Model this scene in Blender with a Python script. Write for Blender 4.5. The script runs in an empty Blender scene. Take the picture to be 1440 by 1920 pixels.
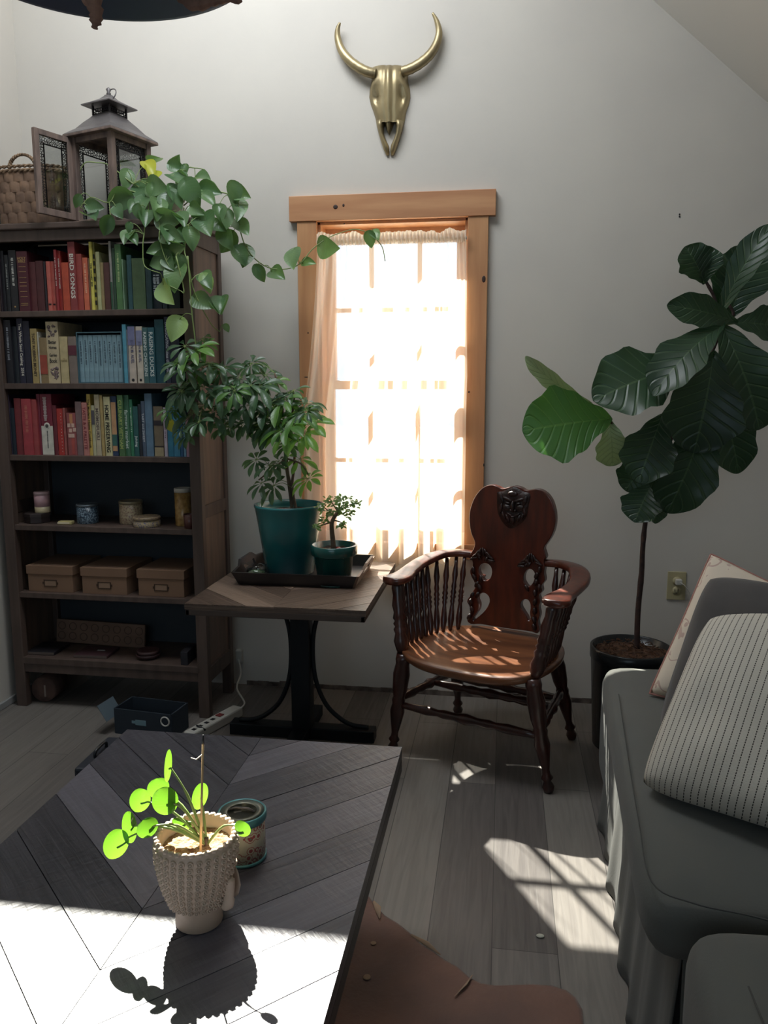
import bpy, bmesh, math, random
from mathutils import Vector, Matrix, noise as mnoise
random.seed(7)
PI = math.pi
sc = bpy.context.scene
# ------------------------------------------------------------------ camera
FPX, YAW, PITCH, ROLL, CH = 1495.5, 8.4645, 8.8466, -0.053, 1.30
cam_d = bpy.data.cameras.new('camera'); cam = bpy.data.objects.new('camera', cam_d); sc.collection.objects.link(cam)
CM = Matrix.Rotation(math.radians(YAW), 3, 'Z') @ Matrix.Rotation(math.radians(90 - PITCH), 3, 'X') @ Matrix.Rotation(math.radians(ROLL), 3, 'Z')
cam.matrix_world = Matrix.Translation((0, 0, CH)) @ CM.to_4x4()
cam_d.sensor_fit = 'VERTICAL'; cam_d.sensor_height = 36.0; cam_d.lens = 36.0 * FPX / 1920.0
cam_d.clip_start = 0.02
sc.camera = cam
# ------------------------------------------------------------------ world, sun, added fill lamps, exposure
w = bpy.data.worlds.new('sky'); sc.world = w; w.use_nodes = True
bg = w.node_tree.nodes['Background']; bg.inputs[0].default_value = (0.62, 0.78, 1.0, 1); bg.inputs[1].default_value = 1.6
SUN = Vector((0.54, -1.0, -1.165)).normalized()
sd = bpy.data.lights.new('sun', 'SUN'); sd.energy = 26.0; sd.angle = math.radians(0.6); sd.color = (1.0, 0.94, 0.85)
so = bpy.data.objects.new('sun', sd); sc.collection.objects.link(so)
so.rotation_euler = SUN.to_track_quat('-Z', 'Y').to_euler()

def area(name, loc, target, sx, sy, power, col):
    d = bpy.data.lights.new(name, 'AREA'); d.shape = 'RECTANGLE'; d.size = sx; d.size_y = sy; d.energy = power; d.color = col
    o = bpy.data.objects.new(name, d); sc.collection.objects.link(o); o.location = loc
    o.rotation_euler = (Vector(target) - Vector(loc)).to_track_quat('-Z', 'Y').to_euler(); return o
# added area lamps: fill high before the window wall, bluish fill behind the viewer
area('upper_wall_fill', (-0.85, 2.25, 3.45), (-0.75, 3.1, 1.6), 1.3, 0.8, 24.0, (0.90, 0.95, 1.0))  # added lamp that brightens the upper wall; the ceiling has no skylight
area('rear_blue_fill', (-0.6, -2.3, 1.9), (-0.3, 2.0, 1.3), 2.2, 1.2, 8.0, (0.62, 0.82, 1.0))  # added blue fill that lifts the darks; the rear wall has no window
sc.view_settings.view_transform = 'Standard'; sc.view_settings.look = 'None'
sc.view_settings.gamma = 1.0; sc.view_settings.exposure = 0.66; sc.view_settings.use_curve_mapping = False
sc.cycles.max_bounces = 10; sc.cycles.diffuse_bounces = 5; sc.cycles.transparent_max_bounces = 12
sc.cycles.sample_clamp_indirect = 6.0; sc.cycles.use_denoising = True

# ------------------------------------------------------------------ helpers
CO = Vector((0, 0, CH))
def ray(x, y): return CM @ Vector(((x - 720) / FPX, (960 - y) / FPX, -1.0))
def at(x, y, Y): d = ray(x, y); return CO + d * (Y / d.y)
def atz(x, y, Z): d = ray(x, y); return CO + d * ((Z - CH) / d.z)
def atp(x, y, P, n): d = ray(x, y); return CO + d * ((Vector(P) - CO).dot(n) / d.dot(n))
def srgb(r, g, b):
    f = lambda c: (c / 255 / 12.92) if c <= 10 else ((c / 255 + 0.055) / 1.055) ** 2.4
    return (f(r), f(g), f(b), 1)
def lk(o): sc.collection.objects.link(o); return o
def tag(o, label=None, cat=None, group=None, kind=None):
    if label: o['label'] = label
    if cat: o['category'] = cat
    if group: o['group'] = group
    if kind: o['kind'] = kind
    return o
def empty(name, loc=(0, 0, 0), rz=0):
    o = bpy.data.objects.new(name, None); lk(o); o.location = loc; o.rotation_euler = (0, 0, rz); o.empty_display_size = 0.05
    return o
class MB:
    def __init__(s): s.bm = bmesh.new(); s.mi = 0
    def _fin(s, geom_verts, faces=None, smooth=False):
        if faces is None: faces = {f for v in geom_verts for f in v.link_faces}
        for f in faces: f.material_index = s.mi; f.smooth = smooth
    def box(s, c, d, bev=0.0, rot=None, seg=2, smooth=False):
        r = bmesh.ops.create_cube(s.bm, size=1.0); vs = r['verts']
        bmesh.ops.scale(s.bm, vec=d, verts=vs)
        if bev > 0:
            es = list({e for v in vs for e in v.link_edges})
            r2 = bmesh.ops.bevel(s.bm, geom=es, offset=min(bev, min(d) * 0.49), segments=seg, affect='EDGES', profile=0.5)
            vs = list({v for f in r2['faces'] for v in f.verts} | {v for v in vs if v.is_valid})
        M_ = Matrix.Translation(c)
        if rot is not None: M_ = M_ @ (rot if isinstance(rot, Matrix) else Matrix.Rotation(rot, 4, 'Z')).to_4x4()
        bmesh.ops.transform(s.bm, matrix=M_, verts=vs)
        s._fin(vs, smooth=smooth); return vs
    def b2(s, x0, x1, y0, y1, z0, z1, bev=0.0):
        return s.box(((x0 + x1) / 2, (y0 + y1) / 2, (z0 + z1) / 2), (abs(x1 - x0), abs(y1 - y0), abs(z1 - z0)), bev)
    def grid(s, rows, closed_u=False, closed_v=False, smooth=True, capu=False):
        vr = [[s.bm.verts.new(p) for p in r] for r in rows]; n = len(vr); m = len(vr[0]); fs = []
        for i in range(n if closed_v else n - 1):
            for j in range(m if closed_u else m - 1):
                a, b, c_, d = vr[i][j], vr[i][(j + 1) % m], vr[(i + 1) % n][(j + 1) % m], vr[(i + 1) % n][j]
                try: fs.append(s.bm.faces.new((a, b, c_, d)))
                except ValueError: pass
        if capu:
            for r in (vr[0][::-1], vr[-1]):
                try: fs.append(s.bm.faces.new(r))
                except ValueError: pass
        for f in fs: f.smooth = smooth; f.material_index = s.mi
        return vr, fs
    def lathe(s, prof, c=(0, 0, 0), n=32, axis=None, smooth=True, cap=True):
        # prof: list of (r, z)
        rows = []
        M_ = Matrix.Translation(c) @ (axis.to_matrix().to_4x4() if axis is not None else Matrix.Identity(4))
        for r, z in prof: rows.append([M_ @ Vector((max(r, 1e-4) * math.cos(2 * PI * k / n), max(r, 1e-4) * math.sin(2 * PI * k / n), z)) for k in range(n)])
        return s.grid(rows, closed_u=True, smooth=smooth, capu=cap)
    def tube(s, pts, rad, n=8, smooth=True, flat=1.0):
        pts = [Vector(p) for p in pts]
        if not isinstance(rad, (list, tuple)): rad = [rad] * len(pts)
        rows = []; prev = None
        for i, p in enumerate(pts):
            t = (pts[min(i + 1, len(pts) - 1)] - pts[max(i - 1, 0)])
            if t.length < 1e-9: t = Vector((0, 0, 1))
            t.normalize()
            if prev is None: u = t.orthogonal().normalized()
            else:
                u = prev - t * prev.dot(t); u = u.normalized() if u.length > 1e-6 else t.orthogonal().normalized()
            prev = u; v = t.cross(u)
            rows.append([p + (u * math.cos(2 * PI * k / n) + v * math.sin(2 * PI * k / n) * flat) * rad[i] for k in range(n)])
        return s.grid(rows, closed_u=True, smooth=smooth, capu=True)
    def turned(s, a, b, prof, n=14):
        # a turned piece from a to b, prof = [(t, r)]
        a = Vector(a); b = Vector(b); d = b - a; q = d.to_track_quat('Z', 'Y')
        return s.lathe([(r, t * d.length) for t, r in prof], a, n, q)
    def ball(s, c, r, sub=2, scale=(1, 1, 1)):
        v = bmesh.ops.create_icosphere(s.bm, subdivisions=sub, radius=1.0)['verts']
        bmesh.ops.scale(s.bm, vec=(r * scale[0], r * scale[1], r * scale[2]), verts=v); bmesh.ops.translate(s.bm, vec=c, verts=v)
        s._fin(v, smooth=True); return v
    def torus(s, c, R, r, n=16, m=6, M_=None):
        rows = []
        for i in range(n):
            a = 2 * PI * i / n
            row = []
            for j in range(m):
                b = 2 * PI * j / m
                p = Vector(((R + r * math.cos(b)) * math.cos(a), (R + r * math.cos(b)) * math.sin(a), r * math.sin(b)))
                if M_ is not None: p = M_ @ p
                row.append(p + Vector(c))
            rows.append(row)
        return s.grid(rows, closed_u=True, closed_v=True)
    def prism(s, poly, y0, y1):
        # polygon in XZ extruded along Y
        a = [s.bm.verts.new((p[0], y0, p[1])) for p in poly]; b = [s.bm.verts.new((p[0], y1, p[1])) for p in poly]
        fs = [s.bm.faces.new(a), s.bm.faces.new(b[::-1])]
        n = len(poly)
        for i in range(n): fs.append(s.bm.faces.new((a[i], b[i], b[(i + 1) % n], a[(i + 1) % n])))
        for f in fs: f.material_index = s.mi
        return a + b
    def prismz(s, poly, z0, z1):
        a = [s.bm.verts.new((p[0], p[1], z0)) for p in poly]; b = [s.bm.verts.new((p[0], p[1], z1)) for p in poly]
        fs = [s.bm.faces.new(a[::-1]), s.bm.faces.new(b)]
        n = len(poly)
        for i in range(n): fs.append(s.bm.faces.new((a[i], a[(i + 1) % n], b[(i + 1) % n], b[i])))
        for f in fs: f.material_index = s.mi
        return a + b
    def build(s, name, mat, parent=None, loc=None, rz=0, subsurf=0, sharp=None, recalc=True):
        if recalc: bmesh.ops.recalc_face_normals(s.bm, faces=s.bm.faces[:])
        me = bpy.data.meshes.new(name); s.bm.to_mesh(me); s.bm.free()
        for m_ in (mat if isinstance(mat, (list, tuple)) else [mat]): me.materials.append(m_)
        o = bpy.data.objects.new(name, me); lk(o)
        if parent is not None: o.parent = parent
        if loc is not None: o.location = loc
        if rz: o.rotation_euler = (0, 0, rz)
        if subsurf:
            md = o.modifiers.new('s', 'SUBSURF'); md.levels = subsurf; md.render_levels = subsurf
        return o
def ccopy(o, parent=None, name=None):
    c = o.copy(); lk(c); c.parent = parent
    for k in [k for k in c.keys() if k in ('label', 'category', 'group')]:
        if parent is not None: del c[k]
    for ch in [x for x in sc.objects if x.parent == o]: ccopy(ch, c)
    return c

# ------------------------------------------------------------------ materials
def newmat(name):
    m = bpy.data.materials.new(name); m.use_nodes = True; nt = m.node_tree; nt.nodes.clear()
    out = nt.nodes.new('ShaderNodeOutputMaterial'); p = nt.nodes.new('ShaderNodeBsdfPrincipled'); nt.links.new(p.outputs[0], out.inputs[0])
    return m, nt, p, out
def M(name, col, rough=0.6, metal=0.0, col2=None, scale=8.0, stretch=(1, 1, 1), bump=0.0, bscale=None, spec=0.5, coat=0.0, contrast=(0.35, 0.65), coords='Object', detail=5.0, sheen=0.0, trans=0.0):
    m, nt, p, out = newmat(name); N = nt.nodes; L = nt.links
    p.inputs['Base Color'].default_value = col; p.inputs['Roughness'].default_value = rough; p.inputs['Metallic'].default_value = metal
    p.inputs['Specular IOR Level'].default_value = spec; p.inputs['Coat Weight'].default_value = coat; p.inputs['Coat Roughness'].default_value = 0.2
    if sheen: p.inputs['Sheen Weight'].default_value = sheen
    tc = N.new('ShaderNodeTexCoord'); mp = N.new('ShaderNodeMapping'); mp.inputs['Scale'].default_value = stretch; L.new(tc.outputs[coords], mp.inputs[0])
    if col2 is not None:
        n1 = N.new('ShaderNodeTexNoise'); n1.inputs['Scale'].default_value = scale; n1.inputs['Detail'].default_value = detail; L.new(mp.outputs[0], n1.inputs['Vector'])
        r = N.new('ShaderNodeValToRGB'); r.color_ramp.elements[0].position = contrast[0]; r.color_ramp.elements[1].position = contrast[1]
        r.color_ramp.elements[0].color = col; r.color_ramp.elements[1].color = col2
        L.new(n1.outputs['Fac'], r.inputs[0]); L.new(r.outputs[0], p.inputs['Base Color'])
    if bump:
        n2 = N.new('ShaderNodeTexNoise'); n2.inputs['Scale'].default_value = bscale or scale * 2; n2.inputs['Detail'].default_value = 6; L.new(mp.outputs[0], n2.inputs['Vector'])
        b = N.new('ShaderNodeBump'); b.inputs['Strength'].default_value = bump; b.inputs['Distance'].default_value = 0.01
        L.new(n2.outputs['Fac'], b.inputs['Height']); L.new(b.outputs[0], p.inputs['Normal'])
    if trans:
        t = N.new('ShaderNodeBsdfTranslucent'); mx = N.new('ShaderNodeMixShader'); mx.inputs[0].default_value = trans
        t.inputs[0].default_value = tuple(min(1, c * 2.2) for c in col[:3]) + (1,)
        L.new(p.outputs[0], mx.inputs[1]); L.new(t.outputs[0], mx.inputs[2]); L.new(mx.outputs[0], out.inputs[0])
    return m
C = srgb
m_wall = M('wall_paint', C(206, 201, 192), 0.9, col2=C(200, 195, 187), scale=2.2, bump=0.025, bscale=60, spec=0.2)
m_ceil = M('ceiling_paint', C(225, 222, 215), 0.9, spec=0.2)
m_pine = M('pine_casing', C(176, 124, 84), 0.45, col2=C(196, 146, 102), scale=3.0, stretch=(7, 7, 0.7), bump=0.03, bscale=6)
m_pineh = M('pine_header', C(178, 126, 88), 0.45, col2=C(198, 148, 106), scale=3.0, stretch=(0.7, 7, 7), bump=0.03, bscale=6)
m_knot = M('pine_knot', C(52, 32, 26), 0.6)
m_shelf = M('brown_bookcase_wood', C(92, 76, 68), 0.5, col2=C(76, 62, 56), scale=5, stretch=(6, 6, 0.8), bump=0.03, bscale=12)
m_shelfp = M('bookcase_side_panel', C(122, 102, 90), 0.5, col2=C(98, 82, 74), scale=4, stretch=(8, 8, 0.7))
m_shelfb = M('bookcase_back_board', C(56, 62, 68), 0.8)  # lighter and bluer than the wood: lens haze put into the board colour
m_chair = M('red_brown_carved_oak', C(92, 38, 22), 0.28, col2=C(62, 26, 17), scale=5, stretch=(7, 7, 1.2), bump=0.03, bscale=20, coat=0.45)
m_chaird = M('dark_turned_oak', C(66, 30, 22), 0.3, col2=C(44, 22, 18), scale=8, stretch=(4, 4, 1), coat=0.4)
m_seat = M('worn_oak_seat', C(128, 80, 50), 0.3, col2=C(92, 54, 34), scale=4, stretch=(1.2, 7, 7), coat=0.35)
m_carve = M('carved_dark_oak', C(48, 22, 16), 0.4, col2=C(30, 15, 12), scale=30, bump=0.4, bscale=70)
m_black = M('black_iron', C(30, 34, 38), 0.5, metal=0.6, bump=0.05, bscale=60)
m_tray = M('black_wood_tray', C(34, 27, 26), 0.35, col2=C(26, 21, 21), scale=6, stretch=(1, 8, 8), coat=0.2)
m_traye = M('worn_tray_edge', C(120, 96, 80), 0.5)
m_soil = M('potting_soil', C(46, 34, 28), 1.0, col2=C(82, 60, 46), scale=60, bump=1.0, bscale=120)
m_bark = M('bark_mulch', C(58, 38, 28), 1.0, col2=C(100, 68, 48), scale=50, bump=1.0, bscale=90)
m_grey = M('grey_slipcover', C(98, 98, 94), 0.95, col2=C(90, 91, 88), scale=3, bump=0.06, bscale=220, spec=0.15, sheen=0.08)
m_velvet = M('grey_velvet', C(78, 75, 74), 0.85, col2=C(94, 90, 88), scale=5, spec=0.15, sheen=0.15)
m_brass = M('aged_brass', C(176, 160, 122), 0.38, metal=0.6, col2=C(140, 126, 96), scale=7, bump=0.15, bscale=18)
m_hide = M('brown_cowhide', C(134, 94, 76), 0.7, col2=C(96, 70, 62), scale=3.2, bump=0.12, bscale=90, sheen=0.3)
m_hidee = M('pale_hide_edge', C(168, 142, 118), 0.9)
m_kraft = M('kraft_board', C(136, 106, 84), 0.85, col2=C(124, 96, 76), scale=4)
m_cer_w = M('white_ceramic', C(205, 205, 200), 0.3)
m_lantw = M('weathered_lantern_wood', C(128, 108, 98), 0.7, col2=C(92, 78, 72), scale=8, stretch=(5, 5, 1), bump=0.1)
m_lantm = M('bronze_lantern_metal', C(92, 88, 90), 0.45, metal=0.5, col2=C(112, 108, 108), scale=6)
m_lantb = M('black_filigree_metal', C(24, 22, 26), 0.5, metal=0.5)
m_splint = M('brown_splint', C(142, 114, 92), 0.8, col2=C(106, 84, 70), scale=16, bump=0.2, bscale=50)
m_rope = M('twisted_seagrass', C(150, 124, 98), 0.9, col2=C(104, 84, 66), scale=40, bump=0.6, bscale=80)
m_navy = M('dark_navy_metal', C(32, 46, 80), 0.5, metal=0.1, col2=C(42, 58, 94), scale=5)
m_drift = M('driftwood', C(150, 116, 100), 0.9, col2=C(108, 80, 70), scale=8, stretch=(4, 4, 1), bump=0.4, bscale=20)
m_plastic = M('white_plastic', C(190, 188, 180), 0.4)
m_ivory = M('ivory_plastic', C(176, 166, 130), 0.4)
m_dark = M('black_plastic', C(22, 24, 28), 0.4)
m_box = M('dark_blue_board', C(34, 44, 54), 0.7)
m_glass_m = bpy.data.materials.new('glass'); m_glass_m.use_nodes = True
def glassmat(name, tint=(1, 1, 1, 1), refl=0.08):
    m = bpy.data.materials.new(name); m.use_nodes = True; nt = m.node_tree; nt.nodes.clear()
    o = nt.nodes.new('ShaderNodeOutputMaterial'); t = nt.nodes.new('ShaderNodeBsdfTransparent'); g = nt.nodes.new('ShaderNodeBsdfGlossy'); x = nt.nodes.new('ShaderNodeMixShader')
    t.inputs[0].default_value = tint; g.inputs['Roughness'].default_value = 0.03; x.inputs[0].default_value = refl
    nt.links.new(t.outputs[0], x.inputs[1]); nt.links.new(g.outputs[0], x.inputs[2]); nt.links.new(x.outputs[0], o.inputs[0]); return m
m_glass = glassmat('window_glass', (0.97, 0.99, 0.98, 1), 0.04)
m_glass2 = glassmat('smoky_glass', (0.8, 0.82, 0.82, 1), 0.12)
bpy.data.materials.remove(m_glass_m)

# curtain: sheer cloth, part open weave, part scattering
def curtainmat(name, opening):
    m = bpy.data.materials.new(name); m.use_nodes = True; nt = m.node_tree; nt.nodes.clear(); N = nt.nodes; L = nt.links
    o = N.new('ShaderNodeOutputMaterial'); t = N.new('ShaderNodeBsdfTransparent'); tl = N.new('ShaderNodeBsdfTranslucent'); d = N.new('ShaderNodeBsdfDiffuse')
    a = N.new('ShaderNodeMixShader'); b = N.new('ShaderNodeMixShader')
    tl.inputs[0].default_value = C(246, 232, 214); d.inputs[0].default_value = C(238, 226, 210); a.inputs[0].default_value = 0.45
    L.new(d.outputs[0], a.inputs[1]); L.new(tl.outputs[0], a.inputs[2])
    b.inputs[0].default_value = opening; L.new(a.outputs[0], b.inputs[1]); L.new(t.outputs[0], b.inputs[2]); L.new(b.outputs[0], o.inputs[0]); return m
m_curt = curtainmat('sheer_curtain', 0.37); m_hem = curtainmat('curtain_hem', 0.15)

# floor: grey-brown vinyl planks running towards the window wall
def floormat():
    m, nt, p, out = newmat('grey_plank_floor'); N = nt.nodes; L = nt.links
    tc = N.new('ShaderNodeTexCoord'); mp = N.new('ShaderNodeMapping'); mp.inputs['Rotation'].default_value = (0, 0, PI / 2); L.new(tc.outputs['Object'], mp.inputs[0])
    br = N.new('ShaderNodeTexBrick'); br.offset = 0.37; br.inputs['Scale'].default_value = 1.0; br.inputs['Brick Width'].default_value = 1.25; br.inputs['Row Height'].default_value = 0.152
    br.inputs['Mortar Size'].default_value = 0.0012; br.inputs['Color1'].default_value = (0, 0, 0, 1); br.inputs['Color2'].default_value = (1, 1, 1, 1); br.inputs['Mortar'].default_value = (0.5, 0.5, 0.5, 1)
    L.new(mp.outputs[0], br.inputs['Vector'])
    m2 = N.new('ShaderNodeMapping'); m2.inputs['Scale'].default_value = (26, 1.6, 1); L.new(tc.outputs['Object'], m2.inputs[0])
    nz = N.new('ShaderNodeTexNoise'); nz.inputs['Scale'].default_value = 2.2; nz.inputs['Detail'].default_value = 8; nz.inputs['Distortion'].default_value = 1.2; L.new(m2.outputs[0], nz.inputs['Vector'])
    mixf = N.new('ShaderNodeMath'); mixf.operation = 'MULTIPLY_ADD'; mixf.inputs[1].default_value = 0.45; L.new(br.outputs['Color'], mixf.inputs[0])
    sc2 = N.new('ShaderNodeMath'); sc2.operation = 'MULTIPLY'; sc2.inputs[1].default_value = 0.62; L.new(nz.outputs['Fac'], sc2.inputs[0]); L.new(sc2.outputs[0], mixf.inputs[2])
    r = N.new('ShaderNodeValToRGB'); e = r.color_ramp.elements; e[0].position = 0.18; e[0].color = C(84, 78, 76); e[1].position = 0.8; e[1].color = C(132, 126, 120)
    L.new(mixf.outputs[0], r.inputs[0])
    mt = N.new('ShaderNodeMixRGB'); mt.blend_type = 'MULTIPLY'; L.new(br.outputs['Fac'], mt.inputs[0]); L.new(r.outputs[0], mt.inputs[1]); mt.inputs[2].default_value = (0.35, 0.35, 0.35, 1)
    L.new(mt.outputs[0], p.inputs['Base Color']); p.inputs['Roughness'].default_value = 0.42
    b = N.new('ShaderNodeBump'); b.inputs['Strength'].default_value = 0.12; b.inputs['Distance'].default_value = 0.004; L.new(nz.outputs['Fac'], b.inputs['Height']); L.new(b.outputs[0], p.inputs['Normal'])
    return m
m_floor = floormat()
# reclaimed planks: tint per plank from a colour attribute, grain along the plank from a UV map
def plankmat(name, c1, c2, rough, coat=0.0):
    m, nt, p, out = newmat(name); N = nt.nodes; L = nt.links
    at_ = N.new('ShaderNodeAttribute'); at_.attribute_name = 'tint'; uv = N.new('ShaderNodeUVMap'); uv.uv_map = 'grain'
    mp = N.new('ShaderNodeMapping'); mp.inputs['Scale'].default_value = (4, 60, 1); L.new(uv.outputs[0], mp.inputs[0])
    nz = N.new('ShaderNodeTexNoise'); nz.inputs['Scale'].default_value = 1.4; nz.inputs['Detail'].default_value = 9; nz.inputs['Distortion'].default_value = 0.8; L.new(mp.outputs[0], nz.inputs['Vector'])
    ad = N.new('ShaderNodeMath'); ad.operation = 'MULTIPLY_ADD'; ad.inputs[1].default_value = 0.55; L.new(nz.outputs['Fac'], ad.inputs[0])
    s_ = N.new('ShaderNodeMath'); s_.operation = 'MULTIPLY'; s_.inputs[1].default_value = 0.5; L.new(at_.outputs['Fac'], s_.inputs[0]); L.new(s_.outputs[0], ad.inputs[2])
    r = N.new('ShaderNodeValToRGB'); r.color_ramp.elements[0].position = 0.2; r.color_ramp.elements[1].position = 0.8; r.color_ramp.elements[0].color = c1; r.color_ramp.elements[1].color = c2
    L.new(ad.outputs[0], r.inputs[0]); L.new(r.outputs[0], p.inputs['Base Color']); p.inputs['Roughness'].default_value = rough; p.inputs['Coat Weight'].default_value = coat; p.inputs['Coat Roughness'].default_value = 0.35
    mp3 = N.new('ShaderNodeMapping'); mp3.inputs['Scale'].default_value = (90, 14, 1); L.new(uv.outputs[0], mp3.inputs[0])
    n3 = N.new('ShaderNodeTexNoise'); n3.inputs['Scale'].default_value = 1.0; n3.inputs['Detail'].default_value = 3; L.new(mp3.outputs[0], n3.inputs['Vector'])
    am = N.new('ShaderNodeMath'); am.operation = 'ADD'; L.new(nz.outputs['Fac'], am.inputs[0]); L.new(n3.outputs['Fac'], am.inputs[1])
    b = N.new('ShaderNodeBump'); b.inputs['Strength'].default_value = 0.35; b.inputs['Distance'].default_value = 0.004; L.new(am.outputs[0], b.inputs['Height']); L.new(b.outputs[0], p.inputs['Normal'])
    return m
m_cof = plankmat('dark_reclaimed_planks', C(42, 41, 47), C(106, 103, 112), 0.42)
m_end = plankmat('brown_reclaimed_planks', C(70, 56, 48), C(150, 128, 112), 0.4)

def leafmat(name, c1, c2, rough=0.35, trans=0.25, vein=None, nv=9.0, tcol=None):
    # leaf blade; veins from the UV map (u across, v along)
    m, nt, p, out = newmat(name); N = nt.nodes; L = nt.links
    uv = N.new('ShaderNodeUVMap'); uv.uv_map = 'leaf'; sep = N.new('ShaderNodeSeparateXYZ'); L.new(uv.outputs[0], sep.inputs[0])
    ab = N.new('ShaderNodeMath'); ab.operation = 'ABSOLUTE'; L.new(sep.outputs[0], ab.inputs[0])
    # side veins: fract(v*nv - |u|*2)
    m1 = N.new('ShaderNodeMath'); m1.operation = 'MULTIPLY'; m1.inputs[1].default_value = nv; L.new(sep.outputs[1], m1.inputs[0])
    m2 = N.new('ShaderNodeMath'); m2.operation = 'MULTIPLY_ADD'; m2.inputs[1].default_value = -nv * 0.22; L.new(ab.outputs[0], m2.inputs[0]); L.new(m1.outputs[0], m2.inputs[2])
    fr = N.new('ShaderNodeMath'); fr.operation = 'PINGPONG'; fr.inputs[1].default_value = 0.5; L.new(m2.outputs[0], fr.inputs[0])
    lt = N.new('ShaderNodeMath'); lt.operation = 'LESS_THAN'; lt.inputs[1].default_value = 0.035; L.new(fr.outputs[0], lt.inputs[0])
    mid = N.new('ShaderNodeMath'); mid.operation = 'LESS_THAN'; mid.inputs[1].default_value = 0.03; L.new(ab.outputs[0], mid.inputs[0])
    mx = N.new('ShaderNodeMath'); mx.operation = 'MAXIMUM'; L.new(lt.outputs[0], mx.inputs[0]); L.new(mid.outputs[0], mx.inputs[1])
    tc = N.new('ShaderNodeTexCoord'); nz = N.new('ShaderNodeTexNoise'); nz.inputs['Scale'].default_value = 14; L.new(tc.outputs['Object'], nz.inputs['Vector'])
    oi = N.new('ShaderNodeObjectInfo'); a2 = N.new('ShaderNodeMath'); a2.operation = 'MULTIPLY_ADD'; a2.inputs[1].default_value = 0.6; L.new(oi.outputs['Random'], a2.inputs[0])
    a3 = N.new('ShaderNodeMath'); a3.operation = 'MULTIPLY_ADD'; a3.inputs[1].default_value = 0.9; a3.inputs[2].default_value = -0.25; L.new(nz.outputs['Fac'], a3.inputs[0]); L.new(a3.outputs[0], a2.inputs[2])
    mc = N.new('ShaderNodeMixRGB'); mc.use_clamp = True; L.new(a2.outputs[0], mc.inputs[0]); mc.inputs[1].default_value = c1; mc.inputs[2].default_value = c2
    mv = N.new('ShaderNodeMixRGB'); vs = N.new('ShaderNodeMath'); vs.operation = 'MULTIPLY'; vs.inputs[1].default_value = 0.45 if vein else 0.0; L.new(mx.outputs[0], vs.inputs[0])
    L.new(vs.outputs[0], mv.inputs[0]); L.new(mc.outputs[0], mv.inputs[1]); mv.inputs[2].default_value = vein or c2
    L.new(mv.outputs[0], p.inputs['Base Color']); p.inputs['Roughness'].default_value = rough
    pp = N.new('ShaderNodeMath'); pp.operation = 'MINIMUM'; pp.inputs[1].default_value = 0.16; L.new(fr.outputs[0], pp.inputs[0])
    b = N.new('ShaderNodeBump'); b.inputs['Strength'].default_value = 0.6 if vein else 0.15; b.inputs['Distance'].default_value = 0.02; L.new(pp.outputs[0], b.inputs['Height']); L.new(b.outputs[0], p.inputs['Normal'])
    t = N.new('ShaderNodeBsdfTranslucent'); t.inputs[0].default_value = tcol or (c2[0] * 2, c2[1] * 2.2, c2[2] * 1.2, 1)
    x = N.new('ShaderNodeMixShader'); x.inputs[0].default_value = trans; L.new(p.outputs[0], x.inputs[1]); L.new(t.outputs[0], x.inputs[2]); L.new(x.outputs[0], out.inputs[0])
    return m
m_fig = leafmat('fig_leaf', C(30, 52, 38), C(48, 74, 50), 0.38, 0.12, C(96, 122, 84))
m_figb = leafmat('fig_leaf_backlit', C(48, 88, 48), C(64, 106, 56), 0.45, 0.2, C(110, 146, 84))  # lit copy of the fig leaf: light shining through put into the green
m_figp = leafmat('fig_leaf_underside', C(118, 138, 108), C(140, 158, 126), 0.6, 0.12, C(84, 106, 76))
m_poth = leafmat('pothos_leaf', C(50, 84, 56), C(104, 134, 88), 0.28, 0.2)
m_pothy = leafmat('pothos_leaf_yellow', C(150, 160, 60), C(182, 180, 70), 0.35, 0.3)
m_pothl = leafmat('pothos_leaf_pale', C(120, 150, 96), C(150, 176, 118), 0.35, 0.3)
m_scheff = leafmat('umbrella_leaf', C(46, 72, 52), C(82, 112, 80), 0.28, 0.2)
m_scheffb = leafmat('umbrella_leaf_young', C(70, 110, 56), C(104, 142, 74), 0.32, 0.25)
m_bons = leafmat('bonsai_leaf', C(66, 96, 56), C(104, 132, 78), 0.35, 0.35)
m_pilea = leafmat('pilea_leaf', C(32, 84, 34), C(56, 112, 42), 0.12, 0.4, None, 9, (0.17, 0.40, 0.025, 1))
m_stem = M('green_stem', C(120, 140, 80), 0.5)
m_stemd = M('brown_stem', C(92, 74, 58), 0.7)
m_trunk = M('dark_bark_trunk', C(72, 50, 44), 0.8, col2=C(44, 32, 30), scale=30, bump=0.4, bscale=60)
m_trunkl = M('grey_brown_trunk', C(120, 98, 80), 0.7, col2=C(84, 68, 56), scale=30, bump=0.3, bscale=60)
m_teal = M('teal_glaze', C(44, 124, 126), 0.22, col2=C(30, 92, 98), scale=4, stretch=(1, 1, 0.6), coat=0.3)
m_green = M('green_glaze', C(20, 84, 78), 0.2, col2=C(14, 60, 58), scale=5, coat=0.4)

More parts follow.
